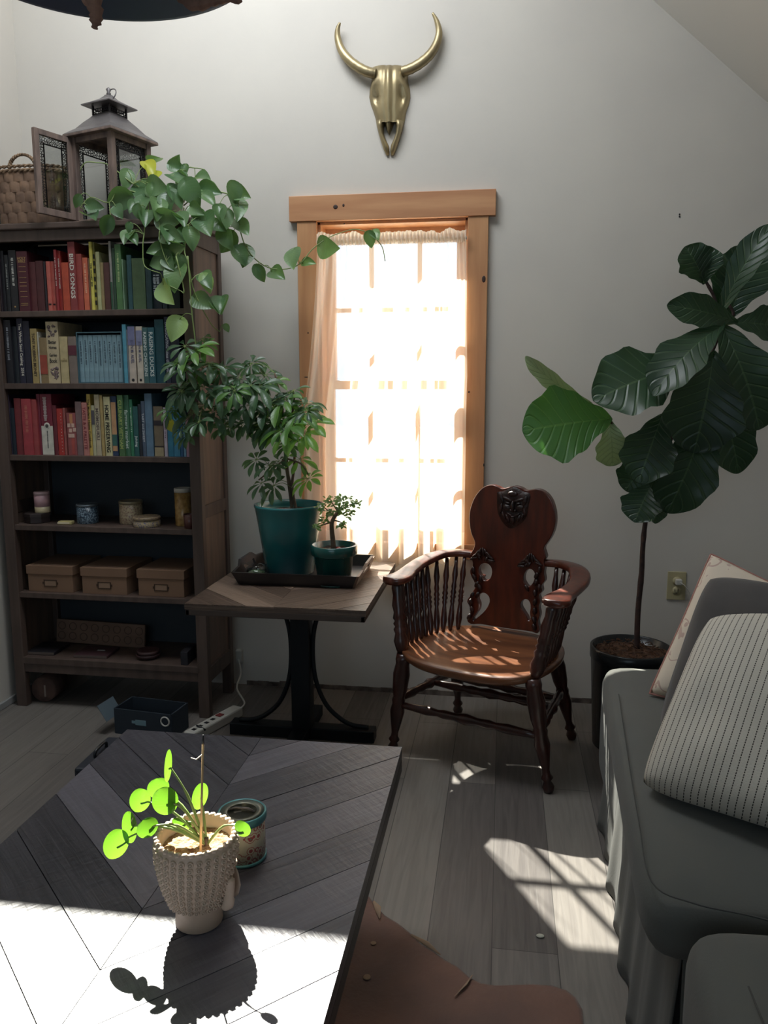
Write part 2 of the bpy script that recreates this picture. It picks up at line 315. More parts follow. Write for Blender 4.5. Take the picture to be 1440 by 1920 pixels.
# ------------------------------------------------------------------ room
D = 3.257; XL = -2.01; XR = 1.95; YB = -2.6
WX0, WX1, WZ0, WZ1 = -0.752, -0.152, 0.665, 1.955           # window opening
UX0, UX1, UZ0, UZ1 = -2.14, -1.345, 2.97, 3.66               # gable window high above the bookcase
RX, RZ = -1.35, 4.33
def ceil_z(x): return 2.688 - 0.91 * (x - 0.5525) if x > RX else RZ + 0.78 * (x - RX) * 1.0
TH = 0.15
def wall_with_holes(name, xs, holes, y0, y1, topf):
    mb = MB()
    for i in range(len(xs) - 1):
        a, b = xs[i], xs[i + 1]; segs = [(0.0, None)]
        zs = sorted([(z0, z1) for (hx0, hx1, z0, z1) in holes if hx0 <= a + 1e-6 and hx1 >= b - 1e-6])
        cur = 0.0
        for z0, z1 in zs:
            mb.prism([(a, cur), (b, cur), (b, z0), (a, z0)], y0, y1); cur = z1
        mb.prism([(a, cur), (b, cur), (b, topf(b)), (a, topf(a))], y0, y1)
    return mb
XE = XL - 0.15; XF = XR + 0.15
mb = wall_with_holes('wall_back', [XE, UX0, RX, UX1, WX0, WX1, XF], [(WX0, WX1, WZ0, WZ1), (UX0, UX1, UZ0, UZ1)], D, D + TH, ceil_z)
tag(mb.build('wall_back', m_wall), 'off white painted gable wall around the window', 'wall', kind='structure')
mb = MB(); mb.b2(XL - 0.15, XL, YB, D, 0, ceil_z(XL)); tag(mb.build('wall_left', m_wall), 'off white painted wall at the left edge beside the bookcase', 'wall', kind='structure')
mb = MB(); mb.b2(XR, XR + 0.15, YB, D, 0, ceil_z(XR)); tag(mb.build('wall_right', m_wall), 'low off white knee wall behind the sofa', 'wall', kind='structure')
mb = wall_with_holes('wall_rear', [XE, RX, XF], [], YB - TH, YB, ceil_z); tag(mb.build('wall_rear', m_wall), 'off white painted wall behind the viewer', 'wall', kind='structure')
mb = MB(); mb.b2(XE, XF, YB - TH, D + TH, -0.1, 0); tag(mb.build('floor', m_floor), 'grey brown wood plank floor', 'floor', kind='structure')
mb = MB()
for a, b in ((XE, RX), (RX, XF)):
    mb.prism([(a, ceil_z(a)), (b, ceil_z(b)), (b, ceil_z(b) + 0.12), (a, ceil_z(a) + 0.12)], YB - TH, D + TH)
tag(mb.build('ceiling', m_ceil), 'white sloping attic ceiling', 'ceiling', kind='structure')
# ground outside
mb = MB(); mb.b2(-40, 40, D + 0.4, 60, -1.7, -1.6); tag(mb.build('ground', M('pale_ground', C(170, 168, 160), 0.9, col2=C(150, 156, 140), scale=0.3)), 'pale sunlit ground outside the window', 'ground', kind='structure')
# rough gap between wall and floor: bare strip
mb = MB(); pts = []
x = -1.1
while x < 0.36:
    h = 0.018 + 0.012 * abs(mnoise.noise((x * 9, 0, 0)))
    mb.b2(x, x + 0.05, D - 0.004 - 0.004 * random.random(), D, 0, h); x += 0.05
tag(mb.build('baseboard_back', M('bare_plaster_edge', C(120, 108, 98), 0.95, col2=C(70, 60, 56), scale=20)), 'ragged unfinished strip where the window wall meets the floor', 'baseboard', kind='structure')
mb = MB(); mb.b2(XL, XL + 0.012, 1.2, D, 0, 0.03, 0.003); tag(mb.build('baseboard_left', M('left_trim', C(150, 150, 148), 0.7)), 'thin pale trim strip along the left wall at the floor', 'baseboard', kind='structure')

# ------------------------------------------------------------------ window
W = empty('window_1', (WX0, D, WZ0)); tag(W, 'double hung window with knotty pine casing behind the sheer curtain', 'window', kind='structure')
def wb(name, mat, parts, parent=W, bev=0.002):
    mb = MB()
    for p_ in parts: mb.b2(*[v - o for v, o in zip(p_, (WX0, WX0, D, D, WZ0, WZ0))], bev)
    return mb.build(name, mat, parent)
wb('side_casing', m_pine, [(-0.832, WX0, D - 0.022, D, 0.60, WZ1)])
wb('side_casing', m_pine, [(WX1, -0.073, D - 0.022, D, 0.60, WZ1)])
hd = wb('head_casing', m_pineh, [(-0.862, -0.046, D - 0.028, D, WZ1, 2.052)])
wb('sill', m_pineh, [(-0.832, -0.073, D - 0.035, D + 0.10, WZ0 - 0.025, WZ0)])
wb('jamb', m_pine, [(WX0, WX0 + 0.012, D, D + TH, WZ0, WZ1)])
wb('jamb', m_pine, [(WX1 - 0.012, WX1, D, D + TH, WZ0, WZ1)])
wb('jamb', m_pine, [(WX0, WX1, D, D + TH, WZ1 - 0.012, WZ1)])
mb = MB()
def knot(px, py, Y, rx, rz):
    p = at(px, py, Y) - Vector((WX0, D, WZ0)); mb.lathe([(1e-3, -0.0012), (0.7, -0.001), (1, 0.0)], (0, 0, 0), 16)
for (px, py, rx, rz) in [(629, 388, .0095, .0085), (644, 385, .0045, .006), (645, 419, .003, .003), (907, 523, .0075, .013), (879, 735, .004, .004), (907, 872, .003, .007), (577, 624, .003, .003), (574, 707, .009, .002)]:
    p = at(px, py, D - 0.028) - Vector((WX0, D, WZ0)); y = -0.0285 if 540 < px and py < 412 else -0.0225
    mb.ball((p.x, y, p.z), 1.0, 2, (rx, 0.0008, rz))
mb.build('knot', m_knot, W)
mx = WX0 + (WX1 - WX0) / 3; mx2 = WX0 + 2 * (WX1 - WX0) / 3
def sash(z0, z1, y, nm):
    s = 0.036
    f = wb('sash', m_pine, [(WX0 + 0.012, WX0 + 0.012 + s, y, y + 0.035, z0, z1), (WX1 - 0.012 - s, WX1 - 0.012, y, y + 0.035, z0, z1), (WX0, WX1, y + .001, y + 0.034, z1 - s, z1), (WX0, WX1, y + .001, y + 0.034, z0, z0 + s)])
    g = wb('pane', m_glass, [(WX0 + 0.03, WX1 - 0.03, y + 0.016, y + 0.019, z0 + 0.02, z1 - 0.02)], f, 0); g.location = (0, 0, 0)
    for x in (mx, mx2): mm = wb('muntin', m_pine, [(x - 0.009, x + 0.009, y + 0.008, y + 0.028, z0 + s, z1 - s)], f)
    wb('muntin', m_pine, [(WX0 + 0.04, WX1 - 0.04, y + 0.0085, y + 0.0275, (z0 + z1) / 2 - 0.009, (z0 + z1) / 2 + 0.009)], f)
sash(1.295, WZ1 - 0.01, D + 0.095, 'u'); sash(WZ0, 1.33, D + 0.055, 'l')
# high gable window (out of the frame, throws the patch of sun on the coffee table)
W2 = empty('window_2', (UX0, D, UZ0)); tag(W2, 'high gable window above the bookcase', 'window', kind='structure')
mb = MB(); h = 0.035
w_, h_ = UX1 - UX0, UZ1 - UZ0
for a in ((0, h, 0, h_), (w_ - h, w_, 0, h_), (h, w_ - h, 0, h), (h, w_ - h, h_ - h, h_)): mb.b2(a[0], a[1], 0.06, 0.10, a[2], a[3])
mb.build('window_frame', m_pine, W2)
mb = MB(); mb.b2(h, w_ - h, 0.078, 0.082, h, h_ - h); mb.build('pane', m_glass, W2)

# ------------------------------------------------------------------ curtain
cur = empty('curtain', ((WX0 + WX1) / 2, D - 0.02, 1.9)); co = Vector(((WX0 + WX1) / 2, D - 0.02, 1.9))
tag(cur, 'sheer cream curtain gathered on a rod over the window', 'curtain')
def cpos(u, t):
    # u 0..1 across, t 0..1 down
    zt = 1.862; zb = 0.578 + 0.012 * math.sin(u * 31)
    z = zt + (zb - zt) * t
    xl = -0.748 - 0.075 * min(1, t * 1.9) ** 1.5; xr = -0.157 + 0.02 * min(1, t * 2.5)
    uu = u + 0.006 * math.sin(u * 47)
    x = xl + (xr - xl) * uu
    amp = 0.006 + 0.020 * min(1, t * 3)
    y = D - 0.058 + 0.02 * (1 - min(1, t * 4)) * 1.0
    ph = u * 2 * PI * 7.4 + 1.1 * math.sin(u * 9) + 0.5 * math.sin(t * 2.2)
    y += amp * math.sin(ph) + 0.005 * math.sin(ph * 2.3 + t) 
    x += 0.010 * math.cos(ph) * min(1, t * 2)
    y += 0.0035 * math.sin(u * 2 * PI * 38) * max(0, 1 - t * 4)
    return Vector((x, y, z))
mb = MB(); NU, NV = 300, 70
mb.grid([[cpos(i / NU, j / NV) - co for i in range(NU + 1)] for j in range(NV + 1)]); mb.build('cloth', m_curt, cur, recalc=False)
mb = MB(); mb.grid([[cpos(i / NU, 0.885 + 0.115 * j / 8) - co - Vector((0, 0.0015, 0)) for i in range(NU + 1)] for j in range(9)]); mb.build('hem', m_hem, cur, recalc=False)
mb = MB()
rows = []
for j in range(9):
    t = j / 8; rows.append([])
    for i in range(401):
        u = i / 400; x = -0.748 + 0.591 * u
        zz = 1.905 + 0.020 * mnoise.noise((u * 14, 0, 3)) * (1 - t) + (1.858 - 1.905) * t - 0.002
        yy = D - 0.040 + 0.006 * math.sin(u * 2 * PI * 41 + 2 * math.sin(u * 17)) + (0.007 * math.sin(t * PI))*(-1)
        rows[-1].append(Vector((x, yy, zz)) - co)
mb.grid(rows); mb.build('ruffled_heading', m_hem, cur, recalc=False)
mb = MB(); mb.tube([Vector((WX0 + 0.002, D - 0.034, 1.873)) - co, Vector((WX1 - 0.002, D - 0.034, 1.873)) - co], 0.006, 10); mb.build('curtain_rod', M('white_rod', C(225, 222, 215), 0.4), cur)
mb = MB(); rows = []
for j in range(7):
    a = PI * j / 6 - PI / 2
    rows.append([Vector((-0.748 + 0.591 * i / 400, D - 0.034 - 0.0105 * math.cos(a) - 0.0012 * math.sin(i * 1.3), 1.873 + 0.012 * math.sin(a))) - co for i in range(401)])
mb.grid(rows); mb.build('rod_pocket', m_hem, cur, recalc=False)

# ------------------------------------------------------------------ longhorn skull on the wall
SK = at(730, 120, D - 0.02); sk = empty('steer_skull', (SK.x, D, SK.z)); tag(sk, 'brass coloured horned cattle skull hanging on the wall above the window', 'wall decoration')
def skp(px, py, dy): p = at(px, py, D - 0.03); return Vector((p.x - SK.x, -dy, p.z - SK.z))
mb = MB(); rows = []
prof = [(118, 729, 24, .012), (122, 729, 33, .03), (135, 729, 34, .045), (150, 729, 35, .05), (162, 729, 38, .052), (178, 729, 39, .05), (192, 729, 36, .048), (205, 729, 31, .046), (218, 730, 28, .042), (230, 730, 26, .04)]
for (py, cx, hw, dp) in prof:
    row = []
    for k in range(25):
        s = k / 24 * 2 - 1; d = dp * (1 - abs(s) ** 2.6) ** 0.6
        d += 0.006 * math.exp(-((s) / 0.13) ** 2) * (1 if py > 130 else 0) - 0.005 * math.exp(-((abs(s) - 0.22) / 0.09) ** 2)
        eye = math.exp(-(((py - 179) / 12) ** 2 + ((abs(s) - 0.62) / 0.16) ** 2)); d -= 0.034 * eye
        brow = math.exp(-(((py - 160) / 7) ** 2 + ((abs(s) - 0.72) / 0.15) ** 2)); d += 0.010 * brow
        row.append(skp(cx + hw * s, py, max(d, 0.002)))
    rows.append(row)
mb.grid(rows)
for sg in (-1, 1):
    rows = []
    for (py, xo, xi, dp) in [(226, 26, 8, .038), (236, 24, 12, .034), (248, 21, 11.5, .031), (260, 17.5, 7, .028), (270, 14, 2.2, .025), (280, 10.5, 1.0, .021), (288, 7, 1.5, .008)]:
        cx = 730 + (py - 226) * -0.01
        row = []
        for k in range(9):
            s = k / 8; row.append(skp(cx + sg * (xo + (xi - xo) * s), py, 0.002 + dp * math.sin(PI * (0.12 + 0.76 * s)) ** 0.7))
        row.append(skp(cx + sg * xi, py, 0.0)); row.append(skp(cx + sg * xo, py, 0.0))
        rows.append(row)
    mb.grid(rows, closed_u=True, capu=True)
rows = [[skp(728 + s * hw, py, 0.004 + dp * (1 - abs(s)) ** .5) for s in (-1, -.6, -.2, .2, .6, 1)] for (py, hw, dp) in [(222, 11, .04), (232, 8, .036), (240, 5, .03), (249, 1, .02)]]
mb.grid(rows)
mb.build('skull', m_brass, sk)
for hp, rr in (([(704, 138), (690, 136), (672, 127), (654, 112), (640, 93), (633, 72), (633, 55), (638, 43)], [.0185, .0190, .0185, .0178, .0160, .0130, .0095, .004]),
               ([(754, 134), (768, 131), (788, 120), (806, 103), (818, 82), (823, 60), (819, 40), (811, 25)], [.0185, .0190, .0185, .0178, .0160, .0130, .0095, .004])):
    mb = MB(); pts = []; 
    n = len(hp); P = [skp(x, y, 0.030 + 0.006 * math.sin(i)) for i, (x, y) in enumerate(hp)]
    out = []; R2 = []
    for i in range(n - 1):
        for q in range(5):
            t = q / 5; p0, p1, p2, p3 = P[max(i - 1, 0)], P[i], P[i + 1], P[min(i + 2, n - 1)]
            out.append(0.5 * ((2 * p1) + (-p0 + p2) * t + (2 * p0 - 5 * p1 + 4 * p2 - p3) * t * t + (-p0 + 3 * p1 - 3 * p2 + p3) * t ** 3)); R2.append(rr[i] + (rr[i + 1] - rr[i]) * t + (0.0006 * math.sin(len(out) * 2.1) if i < 3 else 0))
    out.append(P[-1]); R2.append(rr[-1]); mb.tube(out, R2, 12); mb.build('horn', m_brass, sk)

# ------------------------------------------------------------------ bookcase
BK = Vector((-1.967, 2.884, 0)); BR = -0.0115; BW = 0.838; BD = 0.30; BT = 1.907
bn = Vector((-math.sin(BR), math.cos(BR), 0)); bu = Vector((math.cos(BR), math.sin(BR), 0))
def bk(px, py, dep=0.0):     # pixel -> bookcase local (s, z) at the plane dep behind its front
    p = atp(px, py, BK + bn * dep, bn) - BK; return (p.dot(bu), p.z)
bc = empty('bookcase', BK, BR); tag(bc, 'tall dark brown wooden bookcase full of books sorted by colour', 'bookcase')
PW = 0.045
mb = MB()
mb.bm.free()
for s0 in (0, BW - PW): mb = MB(); mb.b2(s0, s0 + PW, 0, 0.035, 0, BT - 0.02, 0.003); mb.build('post', m_shelf, bc)
for s0 in (0.004, BW - PW - 0.0): mb = MB(); mb.b2(s0, s0 + PW - 0.004, BD - 0.035, BD, 0, BT - 0.02, 0.003); mb.build('post', m_shelf, bc)
mb = MB(); mb.b2(-0.015, BW + 0.012, -0.018, BD + 0.005, BT - 0.022, BT, 0.004); mb.build('top_board', m_shelf, bc)
mb = MB(); mb.b2(PW, BW - PW, 0.002, 0.024, 1.845, BT - 0.022, 0.002); mb.build('top_rail', m_shelf, bc)
SH = [1.5688, 1.2964, 1.0179, 0.7391, 0.4621]
for z in SH:
    mb = MB(); mb.b2(0.03, BW - 0.03, 0.006, BD - 0.015, z, z + 0.022, 0.002); mb.build('shelf', m_shelf, bc)
mb = MB(); mb.b2(0.03, BW - 0.03, 0.0, BD - 0.015, 0.185, 0.212, 0.002); mb.b2(PW, BW - PW, 0.004, 0.026, 0.148, 0.186, 0.002); mb.build('bottom_shelf', m_shelf, bc)
mb = MB(); mb.b2(0.02, BW - 0.02, BD - 0.012, BD - 0.004, 0.15, BT - 0.03); mb.build('back_board', m_shelfb, bc)
for s0 in (0.012, BW - 0.022):
    mb = MB(); mb.b2(s0, s0 + 0.010, 0.03, BD - 0.03, 0.14, BT - 0.03); mb.build('side_panel', m_shelfp, bc)
for s0 in (0.004, BW - 0.024):
    for z0, z1 in ((0.14, 0.20), (0.80, 0.85), (1.82, 1.885)): mb = MB(); mb.b2(s0, s0 + 0.020, 0.034, BD - 0.034, z0, z1, 0.002); mb.build('side_rail', m_shelf, bc)

# ---- books: (spine x0, x1 at the shelf, top y) in the photo, colour, title, title colour, words for the label
def fontmesh(txt, size, mat, name='title', bold=False, space=1.0):
    cu = bpy.data.curves.new(name, 'FONT'); cu.body = txt; cu.size = size; cu.extrude = 0.00015; cu.align_x = 'CENTER'; cu.align_y = 'CENTER'; cu.space_character = space; cu.space_line = 0.8
    if bold: cu.offset = size * 0.018
    cu.resolution_u = 2
    o = bpy.data.objects.new(name, cu); lk(o); bpy.context.view_layer.update()
    me = bpy.data.meshes.new_from_object(o.evaluated_get(bpy.context.evaluated_depsgraph_get())); bpy.data.objects.remove(o)
    me.materials.clear(); me.materials.append(mat); o2 = bpy.data.objects.new(name, me); lk(o2); return o2
def bbx(me): xs = [v.co.x for v in me.vertices]; ys = [v.co.y for v in me.vertices]; return min(xs), max(xs), min(ys), max(ys)
_cm = {}
def cm(c, rough=0.55, nm='cover'):
    c = tuple(int(v * .86 + sum(c) / 3 * .14) for v in c)  # greyed a little: haze over the books put into their colours
    k = (c, rough)
    if k not in _cm: _cm[k] = M(nm + '_%d_%d_%d' % c, C(*c), rough, col2=C(*[max(0, int(v * 0.88)) for v in c]), scale=30)
    return _cm[k]
m_page = M('page_paper', C(200, 190, 165), 0.9)
ORD = ['', 'first', 'second', 'third', 'fourth', 'fifth', 'sixth', 'seventh', 'eighth', 'ninth', 'tenth', 'eleventh', 'twelfth', 'thirteenth', 'fourteenth', 'fifteenth', 'sixteenth', 'seventeenth', 'eighteenth', 'nineteenth', 'twentieth', 'twenty-first', 'twenty-second', 'twenty-third', 'twenty-fourth', 'twenty-fifth', 'twenty-sixth', 'twenty-seventh', 'twenty-eighth', 'twenty-ninth', 'thirtieth', 'thirty-first', 'thirty-second', 'thirty-third', 'thirty-fourth', 'thirty-fifth']
WH = (225, 220, 205); BKC = (25, 25, 30); GD = (190, 150, 90)
rows_ = {
 1: (1.5688 + 0.022, 583, 'top row', [
  (-6, 5, 469, (42, 30, 38), None, None, 'very dark maroon book'),
  (5.5, 13, 470, (28, 27, 34), None, None, 'thin black book'),
  (13.5, 21, 478, (34, 36, 40), '~', (150, 155, 150), 'black book with grey spine lettering'),
  (22, 36, 469, (40, 40, 44), '~disc', (215, 215, 205), 'black book with white title and gold disc'),
  (37, 57, 471, (86, 30, 42), 'HOLY/BIBLE', GD, 'maroon bible with gilt lines'),
  (57.5, 71, 491, (98, 44, 46), None, None, 'plain maroon clothbound book'),
  (71.5, 85.5, 489, (88, 38, 42), None, None, 'plain dark maroon clothbound book'),
  (86, 90, 490, (48, 38, 44), None, None, 'thin charcoal book'),
  (91, 98.3, 490, (205, 96, 82), None, BKC, 'pink paperback with black band'),
  (98.8, 106, 490, (205, 94, 80), None, BKC, 'pink paperback twin of its left neighbour'),
  (106.5, 111, 468, (158, 44, 46), '~', WH, 'slim crimson book with white block letters'),
  (111.5, 119, 470, (176, 50, 42), '~', WH, 'deep red paperback'),
  (119.5, 132.5, 492, (200, 74, 46), None, None, 'orange red patterned book'),
  (133, 146, 453, (148, 56, 56), 'BIRD SONGS', WH, 'tall red book reading BIRD SONGS'),
  (147, 158, 476, (170, 66, 58), None, None, 'dull red book'),
  (159, 168.5, 483, (220, 104, 70), '~', (250, 190, 150), 'orange paperback with pale lettering'),
  (169, 172, 484, (120, 84, 60), None, None, 'very thin brown book'),
  (172.5, 178, 453, (222, 210, 84), 'THE HONEY BEE', (60, 56, 40), 'slim yellow book about the honey bee'),
  (178.5, 183, 454, (150, 140, 60), '#dash', BKC, 'olive book with black dashes'),
  (184, 191, 472, (186, 186, 130), None, None, 'pale sage book'),
  (191.5, 197.5, 492, (176, 152, 100), None, None, 'short sand coloured book'),
  (198, 208, 492, (92, 52, 46), None, None, 'dark brown and red picture spine book'),
  (209, 213.5, 452, (172, 168, 160), '#lowergreen', (70, 110, 84), 'tall thin white book with green foot'),
  (214, 219.5, 465, (54, 84, 62), None, None, 'dark green book'),
  (220, 231.5, 458, (92, 140, 82), '~', (200, 220, 150), 'leaf green book'),
  (232, 234.5, 486, (140, 180, 140), None, None, 'very thin mint booklet'),
  (241.5, 250, 478, (54, 98, 104), None, None, 'teal book standing after a gap'),
  (250.5, 274.5, 484, (90, 118, 78), None, None, 'thick moss green clothbound book'),
  (275.5, 286, 503, (36, 68, 72), None, None, 'dark teal short book'),
  (286.5, 304, 503, (30, 42, 54), '~two', (205, 212, 215), 'black book with white printed title'),
  (305, 314, 500, (40, 56, 72), None, None, 'slate blue book'),
  (315, 338, 462, (28, 42, 54), None, None, 'thick navy black book'),
 ]),
 2: (1.2964 + 0.022, 725, 'second row', [
  (2, 13.5, 610, (20, 48, 52), None, None, 'dark teal book'),
  (14, 27, 600, (30, 30, 38), '~', (150, 155, 165), 'black book with faded white title'),
  (28, 38, 612, (34, 40, 48), None, None, 'charcoal book'),
  (38.5, 49.5, 597, (42, 40, 62), 'The Whole Seed Catalog  2014', WH, 'navy paperback titled The Whole Seed Catalog'),
  (50, 61.5, 602, (38, 38, 56), None, None, 'plain navy book'),
  (62.5, 74.5, 616, (184, 158, 96), 'TONY ROBBINS MONEY', (60, 46, 36), 'tan book with brown and gold capitals'),
  (75, 77.5, 622, (190, 186, 170), None, None, 'thin white booklet'),
  (78, 91.5, 633, (150, 124, 84), '#midorange', (170, 70, 52), 'tan book with orange middle panel'),
  (92, 115, 603, (206, 186, 146), '#bh', (46, 42, 44), 'thick cream garden book with pictures of fruit and flowers'),
  (116, 131, 631, (202, 182, 130), 'The/Settlement/Cook Book', (130, 110, 60), 'cream book with gold lettering'),
  (132, 147, 631, (132, 116, 106), '#maroonlabel', (104, 42, 58), 'taupe book with maroon label'),
  (233.5, 240.8, 608, (84, 164, 190), None, None, 'bright light blue book'),
  (241, 243.5, 618, (120, 130, 140), None, None, 'very thin grey booklet'),
  (244, 257, 612, (206, 190, 172), '#lavtop', (122, 126, 168), 'cream paperback with lavender top and dark disc'),
  (259, 270.5, 612, (212, 198, 178), '#lavtop2', (136, 140, 176), 'whitish paperback with blue sky band'),
  (271, 280.3, 614, (70, 112, 110), 'RAISING CHICKENS', (220, 230, 225), 'green book reading RAISING CHICKENS'),
  (280.8, 293, 614, (48, 104, 116), 'RAISING DUCKS', (220, 230, 225), 'teal book reading RAISING DUCKS'),
  (294, 311, 599, (28, 84, 96), None, (150, 170, 180), 'large plain teal book'),
  (312, 321.5, 594, (46, 52, 76), 'LANDSCAPING  ideas that work', (200, 200, 215), 'dark blue book reading LANDSCAPING'),
  (322, 339, 597, (28, 34, 56), None, None, 'black blue book half hidden by the hanging vine'),
 ]),
 3: (1.0179 + 0.022, 861, 'third row', [
  (17.5, 22, 740, (60, 44, 66), None, None, 'slim purple book leaning on the bookcase side'),
  (23, 32, 765, (30, 44, 56), None, None, 'dark blue book'),
  (33, 45.5, 747, (140, 50, 56), None, None, 'dark red book'),
  (46, 64, 748, (182, 62, 70), '~', (210, 120, 100), 'broad red book'),
  (64.5, 74.5, 749, (172, 66, 68), None, (210, 120, 100), 'narrow faded red book'),
  (75, 81, 739, (140, 46, 66), None, None, 'thin wine red book'),
  (81.5, 103, 739, (136, 38, 58), '#joyfork', (220, 215, 200), 'big wine red book with white lower half'),
  (103.5, 110.5, 760, (118, 38, 50), None, None, 'short maroon book'),
  (111, 122, 766, (196, 52, 46), '#dots', (240, 225, 210), 'red book with a column of white dots'),
  (122.5, 126.5, 765, (170, 90, 84), None, None, 'very thin dusty pink book'),
  (129, 145.5, 774, (166, 84, 84), '#weave', (226, 186, 166), 'short pink book with white woven blocks'),
  (146, 157.5, 753, (136, 108, 108), None, None, 'mauve grey book'),
  (158, 167.5, 755, (206, 130, 120), 'TASTE & A PALETTE', (150, 50, 60), 'salmon book with red lettering'),
  (168, 175, 739, (214, 182, 80), 'The Modern Home Cookbook', (70, 50, 30), 'yellow book with dark lettering'),
  (175.5, 181.5, 760, (196, 192, 150), '#greylabel', (96, 90, 96), 'cream book with grey label'),
  (182, 191.5, 740, (200, 186, 152), 'MOMOFUKU', (110, 96, 90), 'beige book with tall brown capitals'),
  (192, 197.5, 741, (186, 158, 96), None, None, 'thin old gold book'),
  (199, 211, 744, (214, 204, 152), 'HOME PRESERVING', (24, 24, 26), 'cream book reading HOME PRESERVING'),
  (212, 223, 743, (44, 66, 104), '#orangelabel', (214, 160, 110), 'navy book with orange label'),
  (224.5, 235, 741, (80, 122, 72), 'CULINARY VIETNAM', (170, 190, 100), 'green book with yellow green capitals'),
  (235.5, 246, 741, (72, 126, 92), 'farmers market', (210, 226, 210), 'green book reading farmers market'),
  (246.5, 252.3, 749, (52, 132, 92), '~', (210, 230, 210), 'slim bright green book'),
  (252.8, 262, 762, (36, 96, 94), 'Juicing', (220, 230, 225), 'dark teal book reading Juicing'),
  (262.5, 268, 758, (40, 44, 54), None, (200, 200, 200), 'thin black book'),
  (268.3, 275, 752, (82, 98, 120), 'TART and SWEET', (205, 210, 215), 'slate book reading TART and SWEET'),
  (275.5, 289, 738, (98, 132, 160), None, None, 'tall pale blue patterned book'),
  (291, 308, 762, (128, 112, 88), '#bands', (48, 40, 48), 'brown book with dark bands'),
  (309, 315, 764, (190, 176, 190), '~', (100, 60, 110), 'thin lilac book'),
  (316, 326.5, 755, (40, 126, 158), None, None, 'turquoise book'),
  (327, 338.5, 742, (56, 138, 174), None, None, 'tall sky blue book'),
  (339, 344.5, 760, (34, 92, 140), None, None, 'dark blue thin book'),
  (345, 349.5, 770, (110, 160, 190), None, None, 'pale blue thin book'),
  (350, 356, 778, (176, 130, 150), None, None, 'pink flowered book beside the bookcase post'),
 ])}
def spine_band(parent, x0, x1, z0, z1, col, name='label_band', y=-0.0006):
    mb = MB(); mb.b2(x0, x1, y, 0.0004, z0, z1); o = mb.build(name, cm(col), parent); return o
def make_book(s0, s1, z0, h, col, depth, inset, title, tcol, label, cat='book', grp=None, nm='book'):
    w = max(s1 - s0 - 0.0008, 0.003); r = random.Random(label)
    e = empty(nm, BK + bu * ((s0 + s1) / 2) + bn * inset + Vector((0, 0, z0)), BR); tag(e, label, cat, grp)
    mb = MB()
    # spine slightly rounded, two boards
    n = 6; prof = [(-w / 2 + w * k / n, 0.0 + 0.0012 * (abs(k / n * 2 - 1) ** 2)) for k in range(n + 1)]
    t = min(0.0022, w * 0.25)
    poly = [(x, y) for x, y in prof] + [(w / 2, depth), (w / 2 - t, depth), (w / 2 - t, 0.004), (-w / 2 + t, 0.004), (-w / 2 + t, depth), (-w / 2, depth)]
    mb.prismz(poly, 0, h)
    mb.build('cover', cm(col), e)
    mb = MB(); mb.b2(-w / 2 + t, w / 2 - t, 0.004, depth - 0.003, 0.002, h - 0.003); mb.build('page_block', m_page, e)
    if title and title[0] == '~':      # lettering too small to read in the photo: short uneven strokes
        mb = MB(); z = h * r.uniform(.84, .9); cols = (-.18, .18) if title == '~two' else (0,)
        while z > h * r.uniform(.3, .45):
            ln = r.uniform(.0018, .004)
            for cx in cols: mb.b2(w * cx - w * r.uniform(.1, .17), w * cx + w * r.uniform(.1, .17), -.0005, .0003, z - ln, z)
            z -= ln + (r.uniform(.0012, .002) if r.random() > .2 else .005)
        mb.build('title', cm(tcol, 0.4, 'ink'), e)
    if title and title[0] not in '#~':
        lines = title.split('/')
        hor = title in ('HOLY/BIBLE', 'The/Settlement/Cook Book')
        o = fontmesh('\n'.join(lines), 0.02, cm(tcol, 0.4, 'ink'), bold=True); a, b, c_, d = bbx(o.data)
        if hor:
            s = min((w * 0.8) / (b - a), 0.05 / (d - c_)); zc = h * (0.86 if 'HOLY' in title else 0.5)
            Mx = Matrix.Translation((-(a + b) / 2 * s, -0.0005, zc - (c_ + d) / 2 * s)) @ Matrix.Rotation(PI / 2, 4, 'X') @ Matrix.Scale(s, 4)
        else:
            s = min((h * 0.86) / (b - a), (w * 0.62) / (d - c_)); 
            frac = {'BIRD SONGS': 0.5, 'HOME PRESERVING': 0.46, 'farmers market': 0.44, 'Juicing': 0.3, 'SHORTER': 0.8}.get(title, 0.52)
            sx = min((h * 0.8) / (b - a), s * 1.25)
            Mx = Matrix.Translation((0, -0.0005, h * frac)) @ Matrix.Rotation(PI / 2, 4, 'X') @ Matrix.Rotation(-PI / 2, 4, 'Z') @ Matrix.Diagonal((sx, s, s, 1)) @ Matrix.Translation((-(a + b) / 2, -(c_ + d) / 2, 0))
        o.data.transform(Mx); o.parent = e
    if title == 'HOLY/BIBLE':
        for f in (0.74, 0.66, 0.56, 0.48, 0.42, 0.33, 0.24, 0.13, 0.10): spine_band(e, -w * 0.33, w * 0.33, h * f, h * f + 0.0016, GD, 'gilt_line')
    if title == '~disc': 
        mb = MB(); mb.ball((0, 0, h * 0.08), 1, 2, (0.0035, 0.0006, 0.0035)); mb.build('gold_disc', cm(GD), e)
    if title == '#dash':
        for f in (0.76, 0.66, 0.55, 0.43, 0.31, 0.2, 0.08): spine_band(e, -w / 2, w / 2, h * f, h * f + 0.016, tcol, 'dash')
    if title == '#lowergreen': spine_band(e, -w / 2, w / 2, 0.001, h * 0.41, tcol, 'lower_panel')
    if title == '#midorange': spine_band(e, -w / 2, w / 2, h * 0.2, h * 0.62, tcol, 'middle_panel')
    if title == '#maroonlabel': spine_band(e, -w / 2, w / 2, h * 0.6, h * 0.81, tcol, 'label_band')
    if title == '#greylabel': spine_band(e, -w / 2, w / 2, h * 0.62, h * 0.9, tcol, 'label_band')
